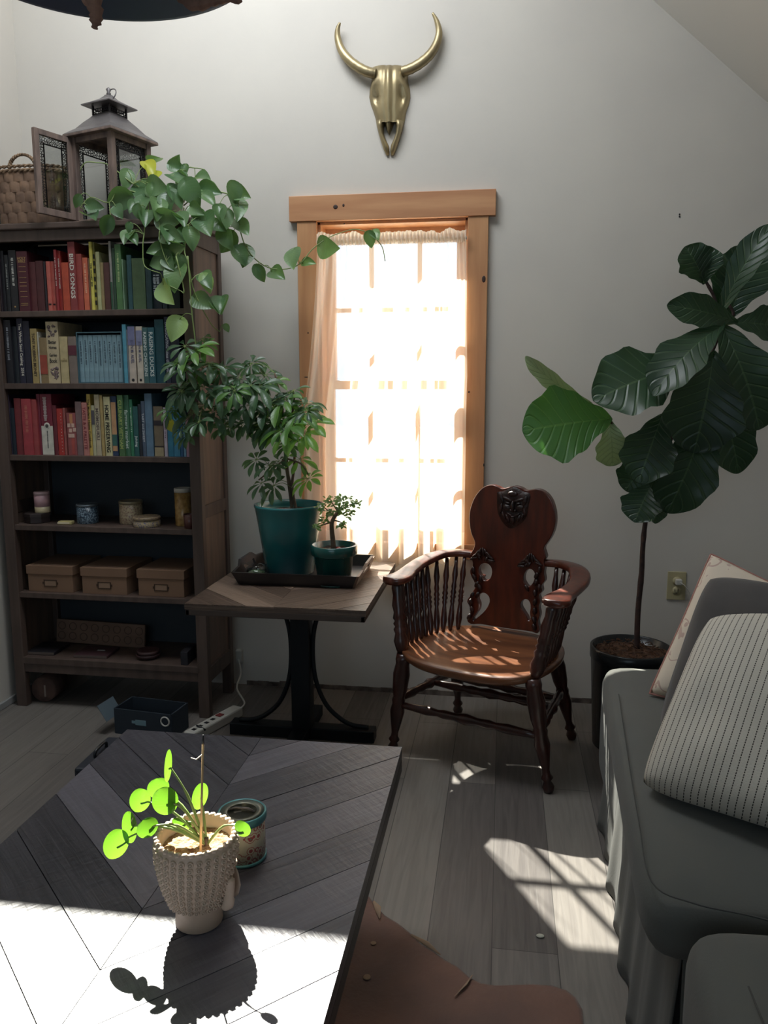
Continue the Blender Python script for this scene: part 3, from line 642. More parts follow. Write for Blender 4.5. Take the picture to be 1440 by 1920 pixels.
    if title == '#bands':
        spine_band(e, -w / 2, w / 2, h * 0.62, h * 0.72, tcol, 'band'); spine_band(e, -w / 2, w / 2, h * 0.19, h * 0.21, tcol, 'band'); spine_band(e, -w / 2, w / 2, 0.001, h * 0.18, (176, 158, 120), 'band')
    if title == '#orangelabel':
        spine_band(e, -w * 0.4, w * 0.4, h * 0.08, h * 0.9, tcol, 'label_band'); spine_band(e, -w * 0.4, w * 0.4, h * 0.17, h * 0.36, (60, 110, 100), 'label_foot', -0.001)
    if title == '#joyfork':
        spine_band(e, -w / 2, w / 2, 0.001, h * 0.48, tcol, 'lower_panel')
        mb = MB(); mb.ball((0, -0.0004, h * 0.48), 1, 2, (w * 0.28, 0.0008, w * 0.28)); mb.build('round_emblem', cm(tcol), e)
        mb = MB(); mb.ball((0, -0.001, h * 0.48), 1, 2, (w * 0.15, 0.0008, w * 0.15)); mb.build('round_emblem', cm((90, 84, 80)), e)
        for z_a, z_b, wd, xo, cc in ((h * .95, h * .56, .13, -.08, (200, 180, 175)), (h * .40, h * .12, .04, 0.0, (90, 90, 90))):
            mb = MB(); z = z_a
            while z > z_b:
                ln = r.uniform(.002, .0045); k_ = r.uniform(.7, 1.3); mb.b2(w * (xo - wd * k_), w * (xo + wd * k_), -.0012, -.0004, z - ln, z); z -= ln + .001
            mb.build('title', cm(cc, 0.4, 'ink'), e)
    if title == '#dots':
        mb = MB()
        for k in range(13): mb.ball((w * 0.2, 0, h * (0.08 + 0.068 * k)), 1, 1, (0.0013, 0.0006, 0.0022))
        mb.build('dot_pattern', cm(tcol), e)
    if title == '#weave':
        mb = MB()
        for (x, z) in ((-.25, .66), (.2, .66), (-.1, .54), (.36, .56), (-.2, .42), (.15, .42)): mb.b2(w * (x - 0.17), w * (x + 0.17), -0.0007, 0.0003, h * z, h * (z + 0.09))
        mb.build('woven_blocks', cm(tcol), e); spine_band(e, -w * 0.15, w * 0.2, h * 0.75, h * 0.97, (214, 140, 90)); spine_band(e, -w * 0.05, w * 0.3, h * 0.03, h * 0.4, (190, 80, 70))
    if title in ('#lavtop', '#lavtop2'):
        spine_band(e, -w / 2, w / 2, h * 0.67, h * (0.999 if title == '#lavtop' else 0.93), tcol, 'sky_panel')
        mb = MB(); mb.ball((0, -0.0004, h * 0.055), 1, 2, (w * 0.22, 0.0006, w * 0.22)); mb.build('dark_disc', cm((40, 36, 40)), e)
        o = fontmesh('JEAN M. AUEL', 0.02, cm((110, 110, 140), 0.4, 'ink'), bold=True); a, b, c_, d = bbx(o.data); s = min(h * 0.75 / (b - a), w * 0.5 / (d - c_))
        o.data.transform(Matrix.Translation((0, -0.0009, h * 0.56)) @ Matrix.Rotation(PI / 2, 4, 'X') @ Matrix.Rotation(-PI / 2, 4, 'Z') @ Matrix.Diagonal((s, s * 1.1, s, 1)) @ Matrix.Translation((-(a + b) / 2, -(c_ + d) / 2, 0))); o.parent = e
    if title == '#bh':
        for k, (txt, f) in enumerate((('Better', .67), ('Homes', .585), ('Garden', .46), ('Book', .37))):
            o = fontmesh(txt, 0.02, cm(tcol, 0.4, 'ink'), bold=True); a, b, c_, d = bbx(o.data); s = w * 0.62 / (b - a)
            o.data.transform(Matrix.Translation((0, -0.0006, h * f)) @ Matrix.Rotation(PI / 2, 4, 'X') @ Matrix.Diagonal((s, s * 1.6, s, 1)) @ Matrix.Translation((-(a + b) / 2, -(c_ + d) / 2, 0))); o.parent = e
        rr = random.Random(3)
        for (zc, n2) in ((0.85, 16), (0.17, 26)):
            mb = MB()
            for k in range(n2): mb.ball((rr.uniform(-.3, .3) * w, 0, h * (zc + rr.uniform(-.09, .09))), 1, 1, (w * rr.uniform(.06, .14), 0.0006 + 0.0003 * rr.random(), w * rr.uniform(.06, .16)))
            mb.build('spine_picture', M('spine_print', C(60, 52, 58), 0.6, col2=C(150, 130, 124), scale=140), e)
    if label.startswith('pink paperback'): spine_band(e, -w * 0.35, w * 0.35, h * 0.12, h * 0.15, BKC, 'black_band')
    return e
for rk, (zs, ys, rname, lst) in rows_.items():
    rnd = random.Random(rk)
    n = 0
    for (x0, x1, yt, col, title, tcol, words) in lst:
        n += 1; inset = 0.016 + 0.014 * rnd.random(); xm = (x0 + x1) / 2
        if rk == 2 and title and 'RAISING' in title: inset = 0.02
        s0 = bk(x0, ys, inset)[0]; s1 = bk(x1, ys, inset)[0]; zt = bk(xm - 3, yt, inset)[1]
        s0 = max(s0, PW + 0.001); s1 = min(s1, BW - PW - 0.001)
        if s1 - s0 < 0.004: s1 = s0 + 0.004
        pos = 'from left' 
        lab = '%s, %s %s in %s' % (words, ORD[n], pos, rname)
        make_book(s0, s1, zs + 0.0002, zt - zs, col, rnd.uniform(0.15, 0.2), inset, title, tcol, lab, grp='books on the %s' % {1: 'top book shelf', 2: 'second book shelf', 3: 'third book shelf'}[rk])
# boxed set in the second row
zs = 1.2964 + 0.022; s0 = bk(148, 725, .02)[0]; s1 = bk(232.5, 725, .02)[0]; zt = bk(190, 622, .02)[1]
e = empty('slipcase', BK + bu * s0 + bn * 0.02 + Vector((0, 0, zs)), BR); tag(e, 'blue grey slipcase holding nine matching volumes in the second row', 'slipcase')
mb = MB(); wv = s1 - s0; hv = zt - zs
for a in ((0, .003, 0, hv), (wv - .003, wv, 0, hv), (.003, wv - .003, 0, .004), (.003, wv - .003, hv - .004, hv)): mb.b2(a[0], a[1], 0, .16, a[2], a[3])
mb.b2(.003, wv - .003, .155, .16, .004, hv - .004)
mb.build('case', cm((70, 110, 122)), e)
for k in range(9):
    a = s0 + 0.004 + (wv - 0.008) * k / 9; b = s0 + 0.004 + (wv - 0.008) * (k + 1) / 9 - 0.0006
    bo = make_book(a, b, zs + 0.0045, hv - 0.016, (128, 164, 176), 0.125, 0.026, '~', (60, 84, 100), 'pale blue boxed volume, %s from the left inside the slipcase' % ORD[k + 1], grp='volumes in the slipcase')

# ---- things on the lower shelves
def sp(px, py, z, dep):   # local s at pixel with depth
    return bk(px, py, dep)[0]
def bkw(s, dep, z): return BK + bu * s + bn * dep + Vector((0, 0, z))
def tin(px, pyb, dep, r, h, mats, label, cat='tin', name='tin_can', lid=0.0, zb=None, lidr=1.03):
    s = bk(px, pyb, dep)[0]; e = empty(name, bkw(s, dep, zb), BR); tag(e, label, cat)
    mb = MB(); mb.lathe([(r * 0.97, 0), (r, 0.003), (r, h - lid)], n=40); mb.build('body', mats[0], e)
    mb = MB(); mb.lathe([(r * lidr, h - lid - 0.001), (r * lidr, h - 0.003), (r * 0.98, h), (r * 0.9, h), (r * 0.88, h - 0.002), (0.001, h - 0.002)], n=40); mb.build('lid', mats[1], e)
    return e
def pat(name, a, b, sc_, rough=0.3, c3=None):
    m, nt, p, out = newmat(name); N = nt.nodes; L = nt.links
    tc = N.new('ShaderNodeTexCoord'); v = N.new('ShaderNodeTexVoronoi'); v.inputs['Scale'].default_value = sc_; L.new(tc.outputs['Object'], v.inputs['Vector'])
    r = N.new('ShaderNodeValToRGB'); r.color_ramp.interpolation = 'CONSTANT'; el = r.color_ramp.elements; el[0].color = c3 or b; el[0].position = 0; el[1].position = 0.16 if c3 else 0.3; el[1].color = b
    e3 = el.new(0.34); e3.color = a
    e4 = el.new(0.52); e4.color = b
    e5 = el.new(0.6); e5.color = a
    L.new(v.outputs['Distance'], r.inputs[0]); L.new(r.outputs[0], p.inputs['Base Color']); p.inputs['Roughness'].default_value = rough; return m
Z4 = 0.7391 + 0.022; Z5 = 0.4621 + 0.022; Z6 = 0.212
# octagonal dark box with pink tin on it
s = bk(71, 985, .08)[0]; e = empty('octagonal_box', bkw(s, .085, Z4), BR); tag(e, 'dark octagonal wooden box under the pink tin', 'box')
mb = MB(); mb.lathe([(.048, 0), (.052, .002), (.052, .026)], n=8, smooth=False); mb.build('body', M('dark_box', C(46, 36, 36), 0.5), e)
mb = MB(); mb.lathe([(.055, .026), (.055, .038), (.05, .041), (.001, .041)], n=8, smooth=False); mb.build('lid', M('dark_box_lid', C(52, 42, 40), 0.5), e)
e = empty('tin_can', bkw(bk(80, 955, .085)[0], .085, Z4 + 0.041), BR); tag(e, 'tall pink and cream tin standing on the dark octagonal box', 'tin')
mb = MB(); mb.lathe([(.029, 0), (.030, .002), (.030, .024)], n=32); mb.build('lower_body', M('cream_gold_print', C(200, 186, 150), 0.35), e)
mb = MB(); mb.lathe([(.030, .024), (.030, .072)], n=32); mb.build('body', M('pink_tin', C(206, 166, 172), 0.3), e)
mb = MB(); mb.lathe([(.031, .072), (.031, .082), (.029, .085), (.001, .085)], n=32); mb.build('lid', M('pink_lid', C(200, 170, 172), 0.3), e)
s = bk(122, 985, .04)[0]; e = empty('matchbox', bkw(s, .05, Z4), BR + 0.1); tag(e, 'little cream and gold box lying between the tins', 'box')
mb = MB(); mb.b2(-.028, .028, -.015, .015, 0, .014, .003); mb.build('body', M('cream_box', C(186, 172, 120), 0.35), e)
mb = MB(); mb.b2(-.029, .020, -.016, -.0145, .004, .010); mb.build('label_strip', M('cream_strip', C(226, 214, 180), 0.35), e)
tin(165, 978, .10, .042, .078, [pat('blue_floral', C(28, 48, 66), C(150, 172, 186), 150), M('tin_lid_grey', C(120, 130, 138), 0.3, metal=0.5)], 'dark blue tin printed with white flowers', lid=.008, zb=Z4)
tin(247, 982, .12, .046, .092, [pat('cream_floral', C(176, 160, 130), C(116, 84, 76), 140), M('tin_lid_cream', C(150, 138, 112), 0.3, metal=0.4)], 'tall cream tin printed with brown flowers', lid=.010, zb=Z4)
tin(276, 992, .058, .052, .040, [pat('cream_floral_low', C(186, 166, 124), C(96, 96, 128), 130), pat('cream_floral_lid', C(150, 132, 104), C(110, 90, 80), 130)], 'low round flowered tin in front of the tall cream tin', lid=.012, zb=Z4)
tin(345, 990, .10, .032, .150, [M('amber_pasta', C(176, 140, 84), 0.25, col2=C(140, 106, 60), scale=60), M('white_jar_lid', C(196, 190, 178), 0.4)], 'tall amber jar with white lid at the right end of the tin shelf', 'jar', 'storage_jar', lid=.016, zb=Z4)
s = bk(356, 1000, .035)[0]; e = empty('drinking_cup', bkw(s, .04, Z4), BR); tag(e, 'dark reddish brown cup in front of the amber jar', 'cup')
mb = MB(); mb.lathe([(.018, 0), (.022, .002), (.024, .055), (.0225, .055), (.02, .004), (.001, .004)], n=28); mb.build('body', M('brown_cup', C(88, 52, 46), 0.3), e)
mb = MB(); mb.torus((0, 0, .055), .0232, .0012, 28, 6); mb.build('rim', M('brown_cup_rim', C(60, 34, 32), 0.3), e)
# three storage boxes
for k, (xa, xb, words) in enumerate(((55, 138, 'leftmost of the three'), (156, 239, 'middle of the three'), (261, 346, 'rightmost of the three'))):
    yb = 1118 + k * 6; sa = bk(xa, yb, .03)[0]; sb = bk(xb, yb, .03)[0]; w2 = sb - sa
    e = empty('storage_box', bkw((sa + sb) / 2, .03, Z5), BR); tag(e, 'brown cardboard box with label holder, %s on the box shelf' % words, 'box', 'cardboard boxes on the fifth shelf')
    mb = MB(); mb.b2(-w2 / 2, w2 / 2, 0, .22, 0, .088, .001); mb.build('body', m_kraft, e)
    mb = MB(); mb.b2(-w2 / 2 - .004, w2 / 2 + .004, -.004, .224, .072, .108, .0015); mb.build('lid', m_kraft, e)
    mb = MB()
    for a in ((-.029, .029, .022, .0255), (-.029, .029, .047, .0505), (-.029, -.0245, .0255, .047), (.0245, .029, .0255, .047), (-.034, -.029, .031, .041), (.029, .034, .031, .041)): mb.b2(a[0], a[1], -.002, 0, a[2], a[3], .0006)
    h_ = mb.build('label_holder', M('bronze_holder', C(84, 66, 56), 0.4, metal=0.6), e)
    mb = MB(); mb.b2(-.0245, .0245, -.0008, .0, .0255, .047); mb.build('label_card', M('label_card', C(150, 122, 100), 0.8), e)
# carved panel and dark objects on the bottom shelf
s0 = bk(108, 1200, .2)[0]; s1 = bk(272, 1200, .2)[0]; z0 = bk(190, 1218, .2)[1]; z1 = bk(190, 1166, .2)[1]
e = empty('carved_panel', bkw((s0 + s1) / 2, .19, 0.214), BR); e.rotation_euler = (math.radians(-6), math.radians(1.5), BR); tag(e, 'rectangular brown wooden panel carved with two rows of circles', 'wooden panel')
mb = MB(); w2 = s1 - s0; hh = z1 - 0.214; mb.b2(-w2 / 2, w2 / 2, 0, .015, 0, hh, .002); mb.build('board', M('brown_panel', C(124, 98, 82), 0.7, col2=C(108, 84, 70), scale=8), e)
mb = MB()
for i in range(8):
    for j in range(2): mb.torus((-w2 / 2 + w2 * (i + .5) / 8, -.0005, hh * (.3 + .42 * j)), .016, .0012, 20, 6, Matrix.Rotation(PI / 2, 3, 'X'))
mb.build('carved_circles', M('brown_panel_carving', C(74, 56, 48), 0.7), e)
for (px, py, dep, dims, col, nm, lab, cat) in (
  (92, 1222, .10, (.12, .13, .014), (34, 30, 36), 'flat_book', 'dark flat book lying at the left end of the bottom shelf', 'book'),
  (182, 1228, .09, (.145, .12, .012), (66, 42, 46), 'flat_book', 'flat reddish book with a small white mark lying on the bottom shelf', 'book'),
  (354, 1244, .06, (.03, .10, .055), (36, 34, 40), 'small_case', 'small dark case at the right end of the bottom shelf', 'case')):
    s = bk(px, py, dep)[0]; e = empty(nm, bkw(s, dep, Z6), BR + 0.05); tag(e, lab, cat)
    a, b, c_ = dims
    mb = MB(); mb.b2(-a / 2, a / 2, -b / 2, b / 2, 0, c_, .002); mb.build('cover', M(nm + '_m%d' % px, C(*col), 0.6), e)
    if nm == 'flat_book':
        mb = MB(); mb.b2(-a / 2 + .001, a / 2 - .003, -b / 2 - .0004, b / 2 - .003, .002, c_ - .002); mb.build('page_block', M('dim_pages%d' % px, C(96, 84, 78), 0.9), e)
    if px == 182:
        mb = MB(); mb.b2(.0, .03, .0, .012, c_, c_ + .0005); mb.ball((.032, .004, c_), .004, 1, (1, 1, .1)); mb.build('white_mark', M('white_print', C(210, 210, 210), 0.6), e)
s = bk(278, 1240, .07)[0]; e = empty('wooden_bowl', bkw(s, .075, Z6), BR); tag(e, 'small dark stack of round wooden dishes near the right of the bottom shelf', 'dish')
mb = MB(); mb.lathe([(.03, 0), (.045, .008), (.05, .020), (.046, .020), (.03, .008), (.001, .006)], n=28); mb.build('dish', M('dark_dish', C(58, 38, 40), 0.5), e)
mb = MB(); mb.lathe([(.03, .014), (.043, .020), (.046, .034), (.042, .034), (.03, .022), (.001, .02)], n=28); mb.build('dish', M('dark_dish2', C(66, 44, 44), 0.5), e)
# round log under the bookcase
p = atz(73, 1322, 0.0); e = empty('log_round', (p.x, p.y + 0.09, 0.055), 0.1); tag(e, 'round of brown log lying on the floor under the left end of the bookcase', 'log')
mb = MB(); q = Vector((0, 1, 0)).to_track_quat('Z', 'Y'); mb.lathe([(.050, -.06), (.054, -.055), (.055, .0), (.053, .06)], n=24, axis=q); mb.build('log', M('log_bark', C(110, 84, 74), 0.9, col2=C(86, 66, 60), scale=20, bump=.5), e)
mb = MB(); mb.b2(.002, .010, -.0615, -.0595, -.03, .02, .001); mb.build('pale_split', M('pale_wood_split', C(150, 134, 124), 0.8), e)

# ------------------------------------------------------------------ on top of the bookcase: basket, lantern, pothos
e = empty('basket', (-1.842, 3.075, BT + 0.001), BR); tag(e, 'brown woven splint basket with rope handle on top of the bookcase', 'basket')
bx, by, bh = 0.148, 0.092, 0.215
def rr_pt(a, sx, sy, p_=3.2):
    c_, s_ = math.cos(a), math.sin(a); k = (abs(c_) ** p_ + abs(s_) ** p_) ** (-1 / p_); return Vector((sx * c_ * k, sy * s_ * k, 0))
mb = MB(); nr = 5; nc = 22
for r in range(nr):
    z0 = 0.026 + r * (bh - 0.026) / nr; z1 = z0 + (bh - 0.026) / nr + .001
    for i in range(nc):
        ac = 2 * PI * (i + (.5 if r % 2 else 0) + random.uniform(-.08, .08)) / nc; aw = 2 * PI / nc * .53; rows = []
        for j in range(6):
            t = j / 5; z = z0 + (z1 - z0) * t; fl = 1 - 0.08 * (1 - z / bh); row = []
            for k in range(6):
                u = k / 5 * 2 - 1; o_ = .0055 * (1 - abs(u) ** 3) * (1 - .35 * abs(t * 2 - 1) ** 3) - .002
                q = rr_pt(ac + aw * u, (bx + o_) * fl, (by + o_) * fl); q.z = z + random.uniform(-.0004, .0004); row.append(q)
            rows.append(row)
        mb.grid(rows)
rows = [[rr_pt(2 * PI * i / 60, (bx - .003) * f, (by - .003) * f) + Vector((0, 0, z)) for i in range(60)] for f, z in ((.90, .02), (.99, bh))]; mb.grid(rows, closed_u=True, capu=False)
rows = [[rr_pt(2 * PI * i / 60, (bx - .008) * f, (by - .008) * f) + Vector((0, 0, z)) for i in range(60)] for f, z in ((.92, .02), (.99, bh - .01))]; mb.grid(rows, closed_u=True, capu=False)
mb.build('woven_body', m_splint, e)
for (f, z, r_) in ((.98, .012, .012), (1.02, bh + .002, .008), (1.0, bh + .018, .007)):
    mb = MB()
    for q in range(2):
        pts = []
        for i in range(121):
            a = 2 * PI * i / 120; p = rr_pt(a, bx * f, by * f) + Vector((0, 0, z)); tw = a * 22 + q * PI
            pts.append(p + rr_pt(a, 1, 1).normalized() * r_ * .5 * math.cos(tw) + Vector((0, 0, r_ * .5 * math.sin(tw))))
        mb.tube(pts, r_ * .55, 6)
    mb.build('braided_rim', m_rope, e)
for sy in (-1, 1):
    mb = MB()
    for q in range(2):
        pts = []
        for i in range(41):
            a = PI * i / 40; pts.append(Vector((math.cos(a) * .055 - 0.0 + 0.004 * math.cos(a * 16 + q * PI), sy * by * .98 + 0.004 * math.sin(a * 16 + q * PI), bh + .01 + math.sin(a) * .05)))
        mb.tube(pts, .005, 6)
    mb.build('handle', m_rope, e)

# lantern: square, turned 45 degrees or so, one door open
LZ = BT + 0.001; LR = math.radians(-18.5); LH = 0.103
lan = empty('lantern', (-1.500, 3.03, LZ), LR); tag(lan, 'weathered wood and metal lantern with its door open on top of the bookcase', 'lantern')
bh = 0.325
mb = MB(); mb.b2(-LH, LH, -LH, LH, 0, .022, .003); mb.build('base', m_lantw, lan)
mb = MB()
for sx in (-1, 1):
    for sy in (-1, 1): mb.b2(sx * LH - .011 * (sx + 1) + (0 if sx > 0 else 0), sx * LH + .022 - .011 * (sx + 1), sy * LH - .011 * (sy + 1), sy * LH + .022 - .011 * (sy + 1), .02, bh, .002)
for sgn in (-1, 1):
    mb.b2(-LH + .02, LH - .02, sgn * (LH - .012) - .008, sgn * (LH - .012) + .008, bh - .025, bh, .001)
    mb.b2(sgn * (LH - .012) - .008, sgn * (LH - .012) + .008, -LH + .02, LH - .02, bh - .025, bh, .001)
mb.build('frame', m_lantw, lan)
mb = MB(); rows = []
for t, hw in ((0, LH + .018), (.006, LH + .018), (.03, LH * .86), (.055, LH * .66), (.072, LH * .5), (.082, LH * .42)):
    z = bh + t; rows.append([Vector((a * hw, b * hw, z)) for a, b in ((-1, -1), (0, -1), (1, -1), (1, 0), (1, 1), (0, 1), (-1, 1), (-1, 0))])
mb.grid(rows, closed_u=True, smooth=False, capu=True); mb.build('lower_roof', m_lantm, lan)
mb = MB(); mb.b2(-LH - .02, LH + .02, -LH - .02, LH + .02, bh - .006, bh + .004, .002); mb.build('eave_board', m_lantw, lan)
mb = MB(); c4 = .042; z0 = bh + .082; z1 = z0 + .032
for a, b in ((-1, -1), (1, -1), (1, 1), (-1, 1)): mb.b2(a * c4 - .003, a * c4 + .003, b * c4 - .003, b * c4 + .003, z0, z1)
for k in range(-3, 4):
    for sg in (-1, 1):
        mb.torus((k * .011, sg * c4, (z0 + z1) / 2), .006, .0016, 12, 5, Matrix.Rotation(PI / 2, 3, 'X')); mb.torus((sg * c4, k * .011, (z0 + z1) / 2), .006, .0016, 12, 5, Matrix.Rotation(PI / 2, 3, 'Y'))
mb.b2(-c4, c4, -c4, c4, z0 - .003, z0 + .005); mb.b2(-.02, .02, -.02, .02, z0, z1)
mb.build('vent_gallery', m_lantb, lan)
mb = MB(); rows = []
for t, hw in ((0, .072), (.004, .072), (.018, .045), (.030, .024), (.042, .012), (.045, .011)):
    rows.append([Vector((a * hw, b * hw, z1 + t)) for a, b in ((-1, -1), (1, -1), (1, 1), (-1, 1))])
mb.grid(rows, closed_u=True, smooth=False, capu=True); mb.build('upper_roof', m_lantm, lan)
mb = MB(); mb.lathe([(.006, z1 + .044), (.009, z1 + .05), (.006, z1 + .056), (.010, z1 + .066), (.001, z1 + .074)], n=12); mb.build('finial', m_lantm, lan)
mb = MB(); mb.torus((0.012, 0, z1 + .046), .024, .0022, 24, 6, Matrix.Rotation(1.2, 3, 'X')); mb.build('hanging_ring', m_lantm, lan)
def filigree(w2, h2):
    mb = MB(); rr = random.Random(5); bwid = .024
    for (x0, x1, z0, z1) in ((-w2, w2, h2 - bwid * 1.2, h2), (-w2, -w2 + bwid, 0, h2), (w2 - bwid, w2, 0, h2)):
        z = z0 + .006
        while z < z1:
            x = x0 + .006
            while x < x1:
                rad = rr.uniform(.0035, .0065); mb.torus((x + rr.uniform(-.002, .002), 0, z + rr.uniform(-.002, .002)), rad, .0013, 9, 4, Matrix.Rotation(PI / 2, 3, 'X')); x += .0105
            z += .0105
    for (x0, x1, z0, z1) in ((-w2 + bwid - .002, -w2 + bwid + .002, 0, h2 - bwid), (w2 - bwid - .002, w2 - bwid + .002, 0, h2 - bwid), (-w2 + bwid, w2 - bwid, h2 - bwid * 1.2 - .002, h2 - bwid * 1.2 + .002)): mb.b2(x0, x1, -.0015, .0015, z0, z1)
    return mb
wf = LH - .022
for k, (x, y, rz) in enumerate(((0, LH - .012, 0), (LH - .012, 0, PI / 2), (-LH + .012, 0, PI / 2))):
    f = filigree(wf, bh - .045).build('filigree_panel', m_lantb, lan, (x, y, .022), rz)
    mb = MB(); mb.b2(-wf, wf, .002, .0035, 0, bh - .045); mb.build('pane', m_glass2, f)
# open door: hinged at the left corner, swung out
dr = empty('door', (-LH, -LH, .022)); dr.parent = lan; dr.rotation_euler = (0, 0, math.radians(180 - 66))
dr.rotation_euler = (0, 0, math.radians(266))
dw = 0.16; dh = bh - .03
mb = MB()
for a in ((0, .02, 0, dh), (dw - .02, dw, 0, dh), (.02, dw - .02, 0, .024), (.02, dw - .02, dh - .02, dh)): mb.b2(a[0], a[1], -.008, .008, a[2], a[3], .0015)
mb.build('door_frame', m_lantw, dr)
filigree(dw / 2 - .018, dh - .04).build('filigree_panel', m_lantb, dr, (dw / 2, 0, .022))
mb = MB(); mb.b2(.018, dw - .018, .002, .0035, .02, dh - .018); mb.build('pane', m_glass2, dr)

# ---- leaf builder
def wprof(kind, t):
    if kind == 'heart': return (math.sin(PI * min(1, t) ** 0.62)) ** 0.85 * (1 if t < 1 else 0)
    if kind == 'fiddle': 
        a = math.sin(PI * t ** 1.25) ** 0.55 if 0 < t < 1 else 0
        return a * (0.62 + 0.38 / (1 + math.exp(-(t - 0.42) * 11)))
    if kind == 'ellipse': return math.sin(PI * t) ** 0.8 if 0 < t < 1 else 0
    if kind == 'obovate': return math.sin(PI * t ** 1.35) ** 0.75 if 0 < t < 1 else 0
    if kind == 'round': return math.sqrt(max(0, 1 - (2 * t - 1) ** 2))
    return 1
def leaf_geo(mb, base, tip, width, normal, kind='heart', droop=0.1, cup=0.12, wav=0.0, nu=8, nv=10, seed=0, notch=0.0):
    base = Vector(base); tip = Vector(tip); ax = tip - base; L_ = ax.length; ax.normalize()
    nrm = Vector(normal); nrm = (nrm - ax * nrm.dot(ax)); nrm = nrm.normalized() if nrm.length > 1e-5 else ax.orthogonal().normalized()
    sd_ = ax.cross(nrm); uvl = mb.bm.loops.layers.uv.get('leaf') or mb.bm.loops.layers.uv.new('leaf'); rows = []; uvs = []
    for j in range(nv + 1):
        t = j / nv; tt = 0.5 - 0.5 * math.cos(PI * t) if kind in ('round', 'heart', 'fiddle') else t
        hw = max(wprof(kind, tt), 0.0) * width / 2; row = []; ur = []
        for i in range(nu + 1):
            s = i / nu * 2 - 1
            al = tt * L_ - notch * L_ * (1 - tt) ** 3 * abs(s) ** 0.8 * 1.0
            n_ = cup * width * (s * s) * (hw * 2 / width if width else 0) - droop * L_ * (tt - 0.5) ** 2 * 4 + droop * L_
            wv_ = wav * width * math.sin(tt * 19 + seed * 3 + (1.2 if s > 0 else 0)) * abs(s) ** 2
            ed = 1 + (0.07 * math.sin(tt * 23 + seed) * abs(s) if wav else 0)
            row.append(base + ax * al + sd_ * (hw * s * ed) + nrm * (n_ + wv_)); ur.append((s, tt))
        rows.append(row); uvs.append(ur)
    vr, fs = mb.grid(rows)
    idx = {}
    for j, r in enumerate(vr):
        for i, v in enumerate(r): idx[v] = uvs[j][i]
    for f in fs:
        for lp in f.loops: lp[uvl].uv = idx[lp.vert]
def to_cam(p): return (CO - Vector(p)).normalized()
def leafobj(name, base, tip, width, normal, mat, parent, origin, **kw):
    mb = MB(); leaf_geo(mb, Vector(base) - origin, Vector(tip) - origin, width, normal, **kw); return mb.build(name, mat, parent, recalc=False)

# ---- pothos
PO = Vector((-1.30, 3.03, BT + 0.001)); po = empty('potted_pothos', PO); tag(po, 'trailing pothos plant in a pale pot spilling over the bookcase corner', 'houseplant')
mb = MB(); mb.lathe([(.055, 0), (.062, .004), (.078, .11), (.082, .112), (.082, .122), (.076, .122), (.072, .11), (.001, .10)], n=40); mb.build('pot', m_cer_w, po)
mb = MB(); mb.lathe([(.074, .105), (.05, .11), (.001, .112)], n=24); mb.build('soil', m_soil, po)
lv = [(740,620,110,100,2.93),(880,560,95,60,2.98,'y'),(915,505,60,-30,3.02),(1040,545,100,20,3.0),(1035,500,70,-60,3.03),(1090,560,60,90,3.0),(885,600,60,90,2.96,'y'),(895,640,50,120,2.93,'y'),(700,730,135,165,2.9),(455,745,75,110,2.88),(535,842,60,30,2.87),(560,775,100,10,2.9),(630,890,110,110,2.85),(930,665,120,10,2.9),(1050,630,110,40,2.92),(1020,700,110,60,2.9),(900,700,110,80,2.9),(830,690,100,80,2.92),(990,760,110,80,2.87),(1130,700,170,60,2.9),(1220,740,110,40,2.92),(1190,620,90,0,2.98),(1240,680,100,20,2.96),(1370,700,130,80,2.93),(1400,820,90,90,2.93),(1420,900,110,50,2.95),(1330,970,130,60,2.92),(1410,1070,120,60,2.95),(1270,900,120,20,2.9),(1180,850,100,60,2.87),(1215,890,120,70,2.85),(1000,850,150,0,2.84),(820,810,90,80,2.84),(780,780,80,120,2.86),(760,900,60,100,2.83),(750,960,85,120,2.82),(780,970,80,50,2.82),(920,800,120,90,2.84),(1080,950,90,90,2.83),(1040,1015,95,-10,2.82),(1120,970,130,80,2.83),(990,950,90,90,2.82),(920,1035,120,170,2.84),(950,1100,140,165,2.83),(1000,1110,90,60,2.82),(1040,1200,160,100,2.81),(1065,1110,90,80,2.82),(990,1290,130,60,2.8,'p'),(1215,1230,115,70,2.8,'p'),(1195,1340,125,30,2.8),(1030,1500,140,110,2.79,'p'),(1300,1360,95,90,2.81),(1330,1490,50,60,2.82),(1290,820,100,80,2.9),(1330,850,110,90,2.9),(1160,800,90,30,2.87),(850,760,95,100,2.88),(700,810,80,60,2.87),(860,850,90,100,2.84),(1060,860,90,60,2.84)]
rnd = random.Random(11); lpts = []
def heart(px, py, ln, ang, Y, mat):
    a = math.radians(ang); dx, dy = math.cos(a) * ln / 2, math.sin(a) * ln / 2
    tl = rnd.uniform(-.012, .03)
    B_ = at(px - dx * .9, py - dy * .9, Y + tl); T_ = at(px + dx, py + dy, Y - tl)
    n_ = to_cam(B_) + Vector((rnd.uniform(-.55, .55), rnd.uniform(-.2, .2), rnd.uniform(-.1, .8)))
    leafobj('leaf', B_, T_, (T_ - B_).length * rnd.uniform(.72, .88), n_, mat, po, PO, kind='heart', droop=rnd.uniform(.04, .14), cup=rnd.uniform(.05, .3), notch=.16, seed=rnd.random())
    return B_
for t_ in lv:
    px, py = t_[0] / 3.13, t_[1] / 3.13 + 140; mt = {'y': m_pothy, 'p': m_pothl}.get(t_[5] if len(t_) > 5 else '', m_poth)
    lpts.append(heart(px, py, t_[2] / 3.13 * 1.08, t_[3], t_[4], mt))
